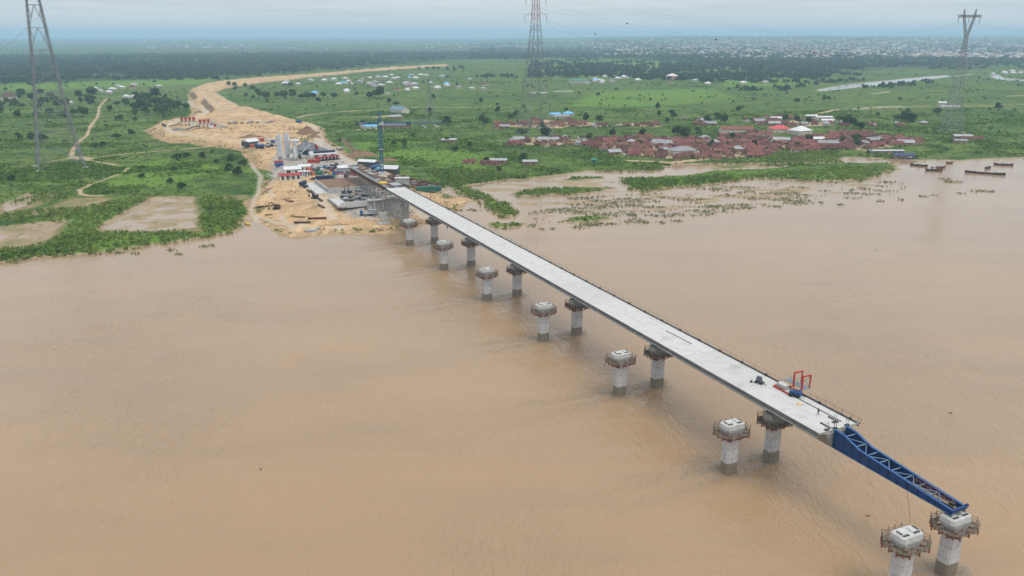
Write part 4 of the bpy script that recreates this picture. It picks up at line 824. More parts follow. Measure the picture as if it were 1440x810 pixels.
for x,y in ((-1.2,-1.2),(1.2,-1.2),(1.2,1.2),(-1.2,1.2)): MB().bar((x,y,-.3),(x,y,2.6),.35).build('leg',GREYS,o)
for x,y in ((-3.6,-2.2),(3.4,-1.2)): MB().cyl((x,y,1.2),(x,y,1.6),.8,1.35,16).cyl((x,y,1.6),(x,y,4.4),1.35,1.35,16).cyl((x,y,4.4),(x,y,5.1),1.35,.5,16).build('hopper',WHT if x<0 else DRK,o,True)
MB().bar((2,0,3),(13,3,11.5),1.4,.7).build('conveyor',GREYS,o)
for a,b_ in ((5,1.0),(9,2.2)): MB().bar((a,b_,-.3),(a,b_,5+ (a-5)*.8),.25).build('conveyor_leg',DARKS,o)
heap(431,213,16,11,8.5,GRAVEL,'large dark grey gravel heap behind the batching plant','gravel_heap',seed=2)
o=th('retaining_panel','red end wall beside the grey gravel heap','wall',445.5,213.5); MB().box((0,0,3),(.5,10,6.4)).build('panel',RED,o); MB().bar((.6,-3,0),(.3,-3,5),.25).bar((.6,3,0),(.3,3,5),.25).build('prop',DARKS,o)
o=th('feed_hopper','dark blue aggregate feed hopper with sloped legs in front of the gravel heap','hopper',429,222); MB().loft([[(-1.5,-1,2.5),(1.5,-1,2.5),(1.5,1,2.5),(-1.5,1,2.5)],[(-4.6,-2,6.2),(4.6,-2,6.2),(4.6,2,6.2),(-4.6,2,6.2)]]).build('bin',NAVY,o)
for x in (-3.8,3.8):
    for y in (-1.6,1.6): MB().bar((x,y,-.3),(x*.9,y,6),.3).build('leg',NAVY,o)
MB().bar((-3,0,1.2),(-14,-1,7.5),1.1,.6).build('belt',GREYS,o)
o=th('water_tank','pale upright round tank beside the red mixer trucks','tank',438,224.5); MB().cyl((0,0,-.2),(0,0,6.4),1.9,n=20).build('shell',WHT,o,True); MB().cyl((0,0,6.4),(0,0,6.9),1.9,.3,20).build('lid',GRY,o)
shed(452,218,22,5,3.4,'long dark-roofed open shed behind the red mixer trucks',NAVY,DRK,0.05,'flat',doors=3)
shed(455.5,221.5,20,5,3.0,'white roofed lean-to just behind the red mixer trucks',ALUR,WALLW,0.05,'flat',doors=3)
for i in range(6): truck(448.5+i*5,226.5-i*.55,'red drum concrete mixer truck parked in the row by the white lean-to',RED,RED,'mixer',.3).__setitem__('group','red mixer trucks in a row')
container(441,229,RED,'red container at the left end of the row of mixer trucks',1.3,9)
# cluster left, behind the silos
shed(352.5,204,13,9,3.6,'white arched-roof workshop at the left edge of the vehicle park behind the silos',ALUR,DRK,.6,'gable',rise=2)
for i,(px,py,m,l) in enumerate([(357,207,ORG,'orange container by the white workshop behind the silos'),(370,198.5,RED,'long dark red container at the back of the vehicle park'),(362,199,RED,'second dark red container at the back left of the vehicle park'),(377,199,WHT,'white container at the back of the vehicle park'),(386,201,BLU,'blue container at the back right of the vehicle park'),(392,202,WHT,'white container partly hidden behind the left silo')]): container(px,py,m,l,1.35+.1*(i%3),8 if i in(1,2) else 6.1)
for i,(px,py,c,b_,k,l) in enumerate([(363,207,BLU,BLU,'tipper','blue tipper truck in the vehicle park behind the silos'),(368,205,WHT,DRK,'flat','white cab flatbed truck in the vehicle park'),(374,207,BLU,GRY,'tipper','blue cab grey tipper truck in the vehicle park'),(380,206,DRK,DRK,'tipper','dark tipper truck in the vehicle park'),(366,209,NAVY,NAVY,'tank','navy tanker truck in front of the vehicle park'),(384,205.5,WHT,WHT,'flat','white flatbed truck at the right of the vehicle park')]): truck(px,py,l,c,b_,k,.4+.3*(i%3))
container(392,231,RED,'red container standing behind the blue one at the left site edge',1.3); container(393,234,BLU,'blue container in front of the red one at the left site edge',1.3)
# office sheds and machinery yard
shed(411,243.5,12,8,3.4,'big white-roofed shed at the left of the machinery yard',ALUR,WALLW,-.02,'gable',rise=1.6,win=3)
shed(428,239.5,8,5,3.2,'white-roofed shed right behind the big white shed',ALUR,WALLW,0,'gable',rise=1.2)
shed(425,246.5,5.5,4,3,'small white office cabin in front of the white sheds',WHT,WHT,0,'flat',win=2); shed(431.5,246.5,4,4,3,'second small white office cabin next to the orange container',WHT,WHT,0,'flat',win=2)
shed(408,252,14,5,3.0,'white barracks with a red roof and a row of doors above the sand bank',M('red_roof',(.30,.04,.035),.6,dirt=(.2,.06,.05)),WALLW,-.02,'gable',rise=1.2,doors=4,win=5,name='barracks',cat='barracks')
container(434.5,241,ORG,'orange container beside the white cabins',.1); container(439,246,ORG,'orange-red container left of the green one',.2); container(446,246,GRN,'green container at the front of the machinery yard',1.4,7); container(437,238,RED,'dark red container behind the orange ones',.3)
yard=[(442,240,BLU),(446,238.5,WHT),(449,240.5,GRY),(452,238,BLU),(456,240,CYA),(459,237.5,DRK),(462,238.5,BLU),(465,236.5,WHT),(468,237,GRY),(472,236,BLU),(476,235.5,DRK),(480,235,DRK),(455,243,WHT),(461,242,CYA),(466,240.5,BLU)]
nm={id(BLU):'blue',id(WHT):'white',id(GRY):'grey',id(CYA):'pale blue',id(DRK):'dark'}
for i,(px,py,m) in enumerate(yard):
    l=f'{nm[id(m)]} vehicle parked in the crowded machinery yard behind the casting bed'
    o=car(px,py,l,m,.3+random.uniform(-.3,.3),i%3==0) if i%2 else truck(px,py,l,m,(GRY,BLU,DRK)[i%3],('tipper','flat','tank')[i%3],.4+random.uniform(-.3,.3)); o['group']=f'{nm[id(m)]} vehicles in the machinery yard'
excavator(465,247,'yellow excavator at the front of the machinery yard',YEL,1.2); excavator(470,245.5,'orange excavator near the grey workshop in the machinery yard',ORG,2.2)
shed(487,245,12,7,5.2,'grey workshop with a white roof in the middle of the yard',ALUR,GRY,-.03,'gable',rise=1.2,doors=3,name='workshop',cat='workshop')
for px,py,m,l in [(473,247,BLU,'blue container left of the grey workshop'),(479,249,RED,'red container below the grey workshop'),(484,250,DRK,'dark container below the grey workshop'),(498,246,RED,'red container right of the grey workshop'),(503,243.5,BLU,'pale topped blue container by the site road'),(507,246,ORG,'orange container among those right of the grey workshop'),(511,248.5,ORG,'orange-red container behind the rusty girder forms'),(517,250,BLU,'blue container beside the rusty girder forms'),(468,251.5,TEAL,'teal container on the near edge of the casting yard'),(459,252,NAVY,'long navy container near the casting yard corner'),(452,252.5,NAVY,'navy container left of the long navy one'),(477,251.5,WHT,'white tank container on the casting yard edge')]: container(px,py,m,l,1.2+.2*random.uniform(-1,1),8 if m in(NAVY,TEAL) else 6.1)
truck(426,261,'dark blue tanker truck parked alone on the sand below the barracks',NAVY,NAVY,'tank',-.6); car(430,263.5,'navy car just behind the lone blue tanker truck',NAVY,-.7,True); car(441,253,'dark pickup beside the casting yard corner',DRK,.9,True)
shed(518,234.5,14,7,4.2,'long dark shed with a white roof on the right of the site road',ALUR,DRK,-.75,'gable',rise=1.2,doors=3)
truck(526,238,'blue tipper truck between the white-roofed sheds',BLU,BLU,'tipper',-.7); container(530,237,BLU,'blue container between the two white-roofed sheds',-.5,9); truck(533,241,'pale blue tank truck by the tower crane',CYA,CYA,'tank',-.8)
shed(550,244,11,8,4.0,'white gable-roofed shed behind the tower crane foot',ALUR,DRK,-.55,'gable',rise=2,doors=2)
truck(478,212,'grey tank truck on the haul road above the site',GRY,GRY,'tank',-.9); car(469,206,'dark car on the haul road near the green slope',DRK,-.9)
o=container(600,270,GRN,'large dark green open container at the end of the rebar yard',1.45,14,0,3.6)
o=container(612,268,TEAL,'teal container end next to the large green container',1.45,8)
for i in range(70):
    f=random.random(); px=553+f*48+random.uniform(-9,9); py=250+f*17+random.uniform(-4,4)
    o=th('rebar_stack','long bundle of rusty reinforcing bars lying in the yard right of the crane','rebar bundle',px,py,random.choice((-.1,.05,1.5,1.62))+random.uniform(-.12,.12),'rebar bundles in the yard')
    k=MB(); h=random.uniform(.5,1.9); w_=random.uniform(1.2,3.4); L_=random.uniform(7,13)
    for j in range(6): k.bar((-w_/2+w_*j/5,-L_/2+random.uniform(-.5,.5),h*random.uniform(.5,1)),(-w_/2+w_*j/5,L_/2+random.uniform(-.5,.5),h*random.uniform(.5,1)),w_/6,h*.7)
    k.build('bars',random.choice((REBAR,REBAR,RUST,GREYS,TIMBER)),o); MB().box((0,-L_*.3,.12),(w_+.4,.3,.35)).box((0,L_*.3,.12),(w_+.4,.3,.35)).build('bearer',TIMBER,o)
shed(566,264,9,4,2.6,'white canopy with yellow edge beside the start of the deck',ALUR,GRY,-.4,'flat',dz=4.0,doors=0,name='canopy',cat='canopy')
o=th('steel_form','yellow steel form lying at the start of the finished deck','formwork',526,264,0,None,0); o.location=W(322,-2.5,ZT+.1); MB().box((0,0,.3),(4.4,6,.5)).build('panel',YEL,o)
o=th('steel_form','grey steel form lying beside the yellow one','formwork',532,263); o.location=W(314,2.2,ZT+.1); MB().box((0,0,.3),(5.2,9,.4)).build('panel',GRY,o)
# casting yard walls and floor
o=thing('casting_enclosure','grey walled casting yard filled with brown soil left of the bridge','enclosure',at(488,262),RZ)
MB().box((-1,0,.8),(30,36,3.4)).build('fill',SOIL,o)
for c_,d_ in (((-16.4,0,1.1),(.8,38,3.6)),((-1,-18.4,1.1),(31.6,.8,3.6)),((14.4,0,1.1),(.8,38,3.6))): MB().box(c_,d_).build('wall',CON_WALL,o)
MB().box((-20.5,0,.25),(7,40,.7)).build('apron_slab',CON_W,o)
o=thing('foundation_pit','low concrete pit with formed slab and walls beneath the left side of the bridge','foundation',at(503,284),RZ)
MB().box((0,0,.3),(30,26,1.0)).build('slab',M('pit_floor',(.20,.195,.185),.9,0,.35,.3,dirt=(.10,.095,.085)),o)
for c_,d_ in (((-12,-3,1.2),(6,22,1.2)),((-1,-13,1.4),(24,.9,3.2)),((3,-13.6,1.8),(1,1,4.2)),((12,-10,2.4),(1,1,5.4))): MB().box(c_,d_).build('wall',CON_W,o)
g=random.Random(4)
for i in range(34):
    o=th('formwork_stack','dark stack of formwork and steel lying in the concrete pit by the bridge','formwork stack',490+g.uniform(-8,26),276+g.uniform(-4,9),g.uniform(-.5,.5),'formwork stacks in the pit',.9)
    k=MB()
    for j in range(4): k.box((g.uniform(-.6,.6),g.uniform(-.6,.6),.3+.35*j),(g.uniform(1.2,2.6),g.uniform(1.2,3),.25),g.uniform(0,1))
    k.build('panels',(DARKS,GREYS,GRY,TIMBER)[i%4],o)
for px,py,l in [(487,276,'dark small piling machine standing in the concrete pit'),(492,273.5,'second dark drilling machine standing in the concrete pit')]:
    o=th('drill_rig',l,'drill rig',px,py,.5,None,.8); MB().box((0,0,.8),(2,2.6,1.4)).build('body',DRK,o); MB().bar((0,1.1,.3),(0,1.3,5.2),.4).build('mast',DRK,o); MB().bar((0,-.4,1.4),(0,1.2,4.2),.2).build('stay',GREYS,o)
    for x in (-.9,.9): MB().box((x,0,.35),(.45,3,.7)).build('track',BLACK,o)
truck(516,303,'blue truck standing on the bank below the deck',BLU,GRY,'flat',1.3)
container(524,301,GRY,'grey block container beside the short pier stub',.9,5)
# bank, heaps, pipes, barge
heap(432,188,11,9,7,SOIL,'dark brown conical soil heap by the haul road','soil_heap',seed=1); heap(506,219,15,9,4.5,SOIL,'brown soil heap on the green verge right of the site road','soil_heap',seed=3); heap(441,193,6,5,3,SOIL,'small brown soil heap right of the conical heap','soil_heap',seed=8)
heap(388,285,12,6,2.4,SAND,'broad sand heap left on the river bank','sand_heap',seed=4); heap(408,276,9,6,2.8,SAND,'sand heap in the middle of the river bank','sand_heap',seed=5); heap(400,298,10,4,1.6,SAND,'low sand heap near the water on the bank','sand_heap',seed=6); heap(432,300,9,5,2.0,SAND,'sand heap right of the track down to the water','sand_heap',seed=7); heap(500,311,9,4,1.6,SAND,'low sand heap near the short pier stub','sand_heap',seed=9); heap(470,313,9,4,1.4,SAND,'low sand heap behind the grey pontoon','sand_heap',seed=10); heap(395,262,9,6,2.4,SAND,'sand heap below the barracks','sand_heap',seed=12)
heap(640,283,10,7,2.2,SAND,'sand heap at the tip of the bank right of the bridge','sand_heap',seed=13); heap(610,283,9,6,2.2,SAND,'sand heap beside the deck below the green container','sand_heap',seed=14)
heap(352,193,12,4,2.5,SOIL,'dark scrubby soil ridge at the lower rim of the sand field','soil_heap',seed=15); heap(545,226,9,5,2.6,SOIL,'dark heap behind the crane shed','soil_heap',seed=16)
for i,(px,py,l,rz) in enumerate([(403,284,9,.9),(391,293,4,.3),(436,270,12,.1),(449,281,12,.08),(452,291,11,.1),(410,272,5,1.2),(446,308,10,1.3),(425,314,9,1.2)]):
    o=th('steel_pipe','rusty steel pipe lying on the sandy river bank','pipe',px,py,rz,'pipes on the river bank'); MB().cyl((0,-l/2,.55),(0,l/2,.55),.55,n=14).build('tube',(RUST,DARKS)[i%2],o,True); MB().box((0,-l*.3,.1),(1.6,.3,.3)).box((0,l*.3,.1),(1.6,.3,.3)).build('bearer',TIMBER,o)
excavator(389,294,'rusty brown excavator on the sand bank near the water',RUST,2.0); excavator(443,279,'dark excavator by the pipes at the bottom of the site track',DRK,.6)
p=onz(441.5,326,0)
o=thing('pontoon','grey steel pontoon moored against the sand bank','pontoon',p,.12); MB().loft([[(-4.3,-2.2,-.5),(4.3,-2.2,-.5),(4.3,2.2,-.5),(-4.3,2.2,-.5)],[(-4.6,-2.4,1.0),(4.6,-2.4,1.0),(4.6,2.4,1.0),(-4.6,2.4,1.0)]]).build('hull',GREYS,o); MB().box((-1,0,1.06),(6,3.8,.12)).build('deck',GRY,o); MB().box((2.6,.6,1.7),(1.6,1.6,1.2)).build('winch_house',GRY,o)
for x in (-4,-1.3,1.3,4): MB().cyl((x,-2.2,1.0),(x,-2.2,1.5),.15,n=8).build('bollard',BLACK,o)
p=onz(348,316,0); o=thing('float','yellow tube float lying half in the water at the reed bank','float',p,.9); MB().cyl((0,-1.6,.5),(0,1.6,.5),.75,n=16).cyl((0,-2.4,.5),(0,-1.6,.5),.35,.75,16).cyl((0,1.6,.5),(0,2.4,.5),.75,.35,16).build('tube',YEL,o,True); MB().cyl((0,1.0,.5),(0,1.25,.5),.78,n=16).build('band',BLACK,o)
for px,py in ((1232,352),(1336,581),(1220,726),(366,660)):
    o=thing('driftwood','small dark piece of driftwood floating on the brown river','driftwood',onz(px,py,0),px*.7,'driftwood on the river'); MB().cyl((-.45,0,.03),(.5,.1,.08),.13,.08,8).cyl((.1,0,.1),(.5,.5,.35),.06,.03,6).build('log',DARKS,o)
# crushers far up the embankment
for px,py,l,c_ in [(265,177,'left crushing plant with red hoppers on the sand field',RED),(291,180,'right crushing plant with white tower on the sand field',WHT)]:
    o=th('crushing_plant',l,'crushing plant',px,py)
    for x in (-6,-2,2,6): k=MB().loft([[(x-.7,-.7,5),(x+.7,-.7,5),(x+.7,.7,5),(x-.7,.7,5)],[(x-1.8,-1.8,9),(x+1.8,-1.8,9),(x+1.8,1.8,9),(x-1.8,1.8,9)]]); k.build('hopper',RED if x<3 else c_,o)
    for x in (-7,-3,1,5):
        for y in (-1.5,1.5): MB().bar((x,y,-.3),(x,y,5.4),.4).build('leg',DARKS,o)
    MB().box((-1,0,4.6),(18,3.6,.9)).build('platform',GREYS,o); MB().bar((-7,-2,3),(-20,-6,.8),1.4,.8).build('belt',DARKS,o); MB().bar((7,-2,5),(19,-5,1),1.4,.8).build('discharge_belt',GREYS,o); MB().box((4,-4,1.5),(5,3,3)).build('control_cabin',WHT,o)
container(302,178,RED,'red container right of the crushing plants',1.2,9); container(310,179,WHT,'white container right of the red one on the sand field',1.2,8)
heap(250,183,9,4,2,GRAVEL,'long grey gravel heap in front of the crushing plants','gravel_heap',seed=20)
for i,px in enumerate((322,330,340,352,362,380)): 
    (truck if i%2 else car)(px,174-(i*.25),'small vehicle standing along the dark edge line across the sand field',*((WHT,GRY,'tipper',1.4) if i%2 else (DRK,1.4)))['group']='vehicles on the sand field'
container(420,172.5,BLU,'blue container where the pale track leaves the sand field',1.0); truck(231,178,'dark truck driving on the pale track round the sand field',DRK,DRK,'tipper',.3)

# tower crane
def lattice(mb,p,q,w0,w1,n,ch,dg,up=None):
    """square lattice column from p to q"""
    p=np.array(p,float); q=np.array(q,float); d=q-p; L_=np.linalg.norm(d); d/=L_
    u=np.array([1.0,0,0]) if abs(d[0])<.7 else np.array([0,1.0,0]); a=np.cross(d,u); a/=np.linalg.norm(a); b=np.cross(d,a)
    pts=[]
    for i in range(n+1):
        f=i/n; w=(w0+(w1-w0)*f)/2; c=p+d*L_*f; pts.append([c+a*w*i_+b*w*j_ for i_,j_ in ((-1,-1),(1,-1),(1,1),(-1,1))])
    for i in range(n):
        for k in range(4):
            mb.bar(pts[i][k],pts[i+1][k],ch); e=(k+1)%4
            x,y=(k,e) if (i+k)%2 else (e,k); mb.bar(pts[i][x],pts[i+1][y],dg); mb.bar(pts[i+1][k],pts[i+1][e],dg)
    return mb
CRB=M('crane_blue',(.02,.10,.20),.45,0,.15)
o=thing('tower_crane','tall blue lattice tower crane standing beside the start of the bridge deck','tower crane',at(537.5,243.5),0)
lattice(MB(),(0,0,0),(0,0,34),2.0,2.0,17,.34,.18).build('mast',CRB,o); MB().box((0,0,.3),(5,5,1.2)).build('base_block',CON_W,o)
MB().cyl((0,0,34),(0,0,35),1.3,n=16).build('slewing_ring',WHT,o); MB().box((1.9,-1.4,35.4),(1.5,1.6,2.0)).build('cab',WHT,o)
lattice(MB(),(0,0,35),(0,0,43),2.0,.7,4,.3,.16).build('tower_head',CRB,o); lattice(MB(),(1.0,0,35.6),(46,0,35.6),1.6,1.0,24,.2,.12).build('jib',CRB,o); lattice(MB(),(-1.0,0,35.3),(-14.5,0,35.3),1.5,1.4,7,.22,.13).build('counter_jib',CRB,o)
MB().box((-13,0,34.6),(2.6,1.4,2.8)).box((-10.2,0,35.0),(1.6,1.3,2.0)).build('counterweight',GRY,o); MB().bar((.2,0,43),(30,0,36.5),.1).bar((-.2,0,43),(-13,0,36.2),.1).build('tie_bar',CRB,o)
MB().box((21,0,34.5),(1.6,1.2,.5)).bar((21,0,34.3),(21,0,20),.07).box((21,0,19.6),(.5,.5,.9)).build('trolley_hook',DARKS,o)
for z in (6,17): MB().box((0,0,z),(2.7,2.7,.35)).build('mast_platform',WHT,o)
# ------------------------------------------------------------------ villages, far town
RUSTR=M('rust_tin_roof',(.130,.047,.036),.85,0,.45,.35,.55,dirt=(.17,.10,.075),dscale=.3,hue=.02); TINR=M('pale_tin_roof',(.28,.295,.31),.6,0,.25,.3,.25,dirt=(.24,.18,.15)); MUD=M('mud_wall',(.28,.185,.115),.95,0,.3,.5,.25); PLAST=M('plaster_wall',(.50,.45,.38),.9,0,.2,.5,.2,dirt=(.3,.24,.18)); BLR=M('sky_blue_roof',(.13,.42,.68),.5); PINKR=M('pinkish_red_roof',(.50,.075,.085),.6,0,.12); WHR=M('white_roof',(.55,.55,.55),.5,0,.12,.3,.08); GRNR=M('green_roof',(.05,.20,.14),.6); GREYR=M('grey_roof',(.36,.36,.38),.6,0,.2,.4,.25,hue=.01); PINKW=M('pink_wall',(.50,.26,.23),.9)
TOWNW=M('town_wall',(.33,.28,.23),.9,0,.15,.5,.3); TOWNR=M('town_roof',(.36,.32,.30),.6,0,.2,.2,.45,hue=.04)
def house_mesh(L,Wd,h,rise,kind,doors):
    wall=MB().box((0,0,h/2-.4),(L,Wd,h+.8)); roof=MB()
    if kind=='gable': wall.gends((0,0,h),L-.1,Wd-.1,rise-.03); roof.gable((0,0,h+.03),L,Wd,rise,0,.55)
    else: roof.hip((0,0,h+.02),L,Wd,rise,0,.6)
    dm=MB()
    for x in doors: dm.box((x,-Wd/2-.02,1.0),(.9,.06,2.0))
    return wall,roof,dm
HP={}
def house(px,py,key,L,Wd,h,rise,kind,roofm,wallm,rz,label,group=None,cat='house',pos=None):
    ck=(key,roofm.name,wallm.name)
    if ck not in HP:
        wl,rf,dm=house_mesh(L,Wd,h,rise,kind,[-L*.3,L*.22] if L>9 else [0.0]); HP[ck]=(wl.mesh('wall',wallm),rf.mesh('roof',roofm),dm.mesh('door',BLACK))
    p=at(px,py) if pos is None else pos; o=thing({'house':'village_house','hut':'tin_roofed_hut','building':'roofed_building'}[cat],label,cat,p,rz,group); 
    for nm_,me in zip(('wall','roof','door'),HP[ck]):
        c=bpy.data.objects.new(nm_,me); C.objects.link(c); c.parent=o
    return o
VAR=[('a',11,6.5,2.5,1.9,'gable'),('b',8,5.5,2.4,1.7,'gable'),('c',14.5,6.8,2.6,2.1,'gable'),('d',7.5,6.5,2.4,2.2,'hip'),('e',9.5,7.5,2.6,2.5,'hip'),('f',6,4.5,2.2,1.3,'gable')]
placed=[]
def scatter(polyg,n,fn,minr=7.0,tries=40,seed=0):
    g=random.Random(seed); P=np.array(polyg,float); xs,ys_=P[:,0],P[:,1]; k=0
    for _ in range(n*tries):
        if k>=n: break
        px=g.uniform(xs.min(),xs.max()); py=g.uniform(ys_.min(),ys_.max())
        if sdf(P,np.array([px]),np.array([py]),1e3)[0]<=0: continue
        p=at(px,py)
        if p[2]<.5 or any((p[0]-a)**2+(p[1]-b)**2<(minr+r)**2/4*1.0 for a,b,r in placed): continue
        placed.append((p[0],p[1],minr)); fn(px,py,p,g,k); k+=1
    return k
SPEC=[ (1095,186,'pink',20,13,4.2,3.4,'hip',PINKR,PLAST,.2,'bright pinkish-red hipped roof standing out among the rust-red village roofs'),(1125,189,'whiteg',19,15,4.5,4.2,'hip',WHR,PLAST,.5,'large white hipped roof right of the pinkish-red roof in the village'),
 (1158,168,'wl',20,7,3,1.2,'gable',WHR,PLAST,.05,'long white roof on the green above the village, rightmost of three'),(1140,166,'wl2',14,6,3,1.1,'gable',WHR,PLAST,.05,'white roof beside the village path, middle of three'),(1090,169,'wl3',14,7,3,1.1,'gable',WHR,PLAST,.1,'white roof at the upper left edge of the village, leftmost of three'),(1163,172.5,'wl2',14,6,3,1.1,'gable',WHR,PLAST,0,'white roof just below the longest white roof on the village edge'),
 (959,217,'bigtin',22,12,4,3,'hip',TINR,PLAST,.25,'large pale blue-grey hipped roof at the river side of the village'),(931,205,'tin2',18,12,3.4,2.4,'gable',TINR,PLAST,-.5,'wide grey tin roof in the middle of the rust-red village'),(1162,205,'tin3',19,11,3.2,2,'gable',TINR,MUD,.1,'pale grey-blue flat-pitched roof below the dark trees in the right village'),(1098,200,'tin4',15,10,3,2,'gable',TINR,MUD,-.2,'grey-blue roof below the pinkish-red roof'),(1148,199,'tin5',13,7,3,1.6,'gable',WHR,MUD,0,'small pale roof left of the grey-blue roof in the right village'),(1226,200,'tin6',20,10,3,2,'gable',TINR,MUD,.5,'twin-pitched grey roof at the right part of the village'),
 (799,163,'blue1',13,9,3.2,2.6,'hip',BLR,PLAST,.3,'brighter of two sky-blue roofs on the green above the village'),(780,163.5,'blue2',14,6,3,1.6,'gable',BLR,PLAST,.1,'flatter of two sky-blue roofs above the village'),(790,166.5,'gr1',18,7,3,1.6,'gable',GREYR,PLAST,.1,'long grey roof just below the two sky-blue roofs'),
 (562,159,'barn',26,13,5,4,'gable',M('bluegrey_roof',(.13,.22,.28),.6),PLAST,-.75,'large blue-grey gabled hall on the green plain behind the crane'),(556,167,'sm1',16,9,3,2,'hip',GREYR,MUD,.2,'low grey-brown house below the blue-grey hall'),(556,180,'long1',32,8,3.4,2,'gable',M('violet_grey_roof',(.16,.15,.20),.7),MUD,0,'long violet-grey roofed house right of the crane mast'),(520,181,'sm2',16,7,3,1.4,'gable',BLR,PLAST,0,'blue-roofed house behind the crane counter jib'),(512,180.5,'sm3',7,6,3.4,1.6,'hip',WHR,PLAST,0,'small white house left behind the crane counter jib'),
 (945,112,'pinkb',24,20,9,5,'hip',M('pale_pink_roof',(.62,.55,.54),.6),PINKW,.1,'big two-storey pink house with pale hipped roof in the far plain'),(812,117,'green1',38,16,6,3,'gable',GRNR,PLAST,.05,'long green-roofed hall in the far plain'),(13,140,'brownh',22,18,5,8,'hip',M('dark_brown_roof',(.10,.06,.05),.8),PLAST,.5,'big dark brown steep hipped house left of the left pylon'),(92,147,'whiteh',20,9,3.4,2.6,'hip',WHR,PLAST,.1,'white-roofed house seen between the legs of the left pylon'),
 (1265,189,'endtin',24,9,3,1.6,'gable',TINR,MUD,.0,None),(1352,195,'t7',18,8,3,1.4,'gable',TINR,MUD,0,'grey tin roofed long shed alone right of the village'),(1349,201,'t8',12,7,2.6,1.2,'gable',TINR,MUD,0,'small grey shed below the long grey shed right of the village'),(1366,197,'t9',20,7,2.6,1.2,'gable',RUSTR,MUD,0,'rusty long shed right of the grey long shed'),(1035,187,'bigrust',34,11,4.5,2.6,'gable',M('brick_red_roof',(.20,.075,.05),.8),PLAST,.05,'long brick-red school-like building at the back of the village'),(835,229,'grn',4,3,3,.8,'gable',GRNR,GRNR,0,'tiny green kiosk on the grass below the village'),(745,231,'shk',11,6,2.6,1,'gable',TINR,MUD,.1,'lone grey shack beside a dark tree above the flooded bank'),(701,229,'shk2',13,6,2.6,1,'gable',TINR,MUD,0,'pale roofed shack left on the bank above the flood'),(1240,148,'w9',14,7,3,1.2,'gable',WHR,PLAST,0,None),(1324,148,'w10',11,7,4,1.4,'gable',WHR,PLAST,0,'white house on the long pale track in the right plain'),(1335,152,'w11',26,7,2.6,1.2,'gable',GREYR,PLAST,0,'long grey roof below the white house on the right track'),
 (1245,215,'jetty',30,7,2.2,.6,'gable',GREYR,TIMBER,.05,'long low grey landing shed on the shore at the village end'),(1270,222,'bluesh',17,6,2.6,1.2,'gable',M('dark_blue_roof',(.03,.06,.14),.6),MUD,0,'dark blue-roofed hut on the shore by the boats'),(660,230,'s4',10,6,2.5,1,'gable',RUSTR,MUD,.3,'rusty hut in the meadow right of the crane'),(631,200,'s5',14,6,2.6,1,'gable',TINR,MUD,.2,'pale hut under a dark tree in the meadow'),(690,232,'s6',16,7,2.4,1.2,'gable',RUSTR,MUD,-.2,'rusty roofed hut in the meadow right of the crane bank')]
for px,py,key,L_,Wd,h,rise,kind,rm,wm,rz,lb in SPEC:
    if lb is None: continue
    p=at(px,py); placed.append((p[0],p[1],max(L_,Wd)*.8)); house(px,py,key,L_,Wd,h,rise,kind,rm,wm,rz,lb,cat='building')
def rusty(label,group,tin=.12,keys=(0,1,2,3,4,5)):
    def fn(px,py,p,g,k):
        key,L_,Wd,h,rise,kind=VAR[g.choice(keys)]
        tr=g.random()<tin; house(px,py,key,L_,Wd,h,rise,kind,(TINR if tr else RUSTR),(PLAST if g.random()<.2 else MUD),g.choice((0,0,1.57,.2))+g.uniform(-.3,.3),('pale tin-roofed low hut '+label) if tr else ('low rust-red tin-roofed hut '+label),('pale ' if tr else 'rust-red ')+group,pos=p,cat='hut')
    return fn
nh=scatter([(826,203),(850,196),(900,193),(1000,197),(1020,193),(1060,189),(1078,191),(1085,196),(1110,197),(1140,196),(1155,191),(1185,188),(1222,187),(1228,194),(1270,195),(1308,199),(1300,204),(1232,209),(1185,211),(1110,214),(1060,222),(1000,225),(955,225),(912,222),(850,216),(832,209)],175,rusty('crowded in the main riverside village','houses in the main riverside village',.06,(0,0,1,2,4,4,2,3)),10.6,60,1)
nh+=scatter([(695,178),(705,170),(740,172),(760,166),(800,169),(850,174),(935,174),(935,178),(850,179),(760,180),(700,182)],26,rusty('in the thin row above the main village','houses in the row above the village',.2),9.5,60,2)
nh+=scatter([(712,206),(720,198),(760,194),(835,194),(835,203),(780,206)],24,rusty('around the foot of the red and white pylon','houses around the pylon foot',.25,(0,1,3,5,5)),9.0,60,3)
nh+=scatter([(1042,172),(1055,167),(1095,164),(1165,173),(1200,174),(1195,178),(1150,178),(1060,178)],24,rusty('in the upper right group behind the village','houses in the upper right group',.3),9.5,60,4)
nh+=scatter([(940,172),(960,168),(990,170),(1000,177),(960,176)],6,rusty('in the small group left of the upper right group','houses in the small upper group',.3),10,60,5)
nh+=scatter([(1225,176),(1300,175),(1300,178),(1230,179)],5,rusty('alone under trees in the right plain','huts in the right plain',.3,(1,3,5)),10,60,6)
print('village houses',nh+len(SPEC))
def farhouse(label,group):
    def fn(px,py,p,g,k):
        key,L_,Wd,h,rise,kind=VAR[g.choice((0,1,3,4,4))]; rm=g.choice((WHR,WHR,WHR,GREYR,GREYR,TINR,BLR if g.random()<.25 else TINR,RUSTR)); nm_={'white_roof':'white','grey_roof':'grey','pale_tin_roof':'pale tin','sky_blue_roof':'blue','rust_tin_roof':'rusty'}[rm.name]
        o=house(px,py,key+'F',L_*1.3,Wd*1.35,h*1.2,rise*1.3,'hip',rm,PLAST,g.uniform(-.6,.6),f'{nm_} roofed house {label}',f'{nm_} houses {group}',pos=p)
    return fn
scatter([(480,112),(530,106),(600,106),(660,112),(692,120),(680,127),(600,130),(520,127),(470,124)],44,farhouse('in the far village beyond the meadow behind the crane','in the far village'),17,60,7)
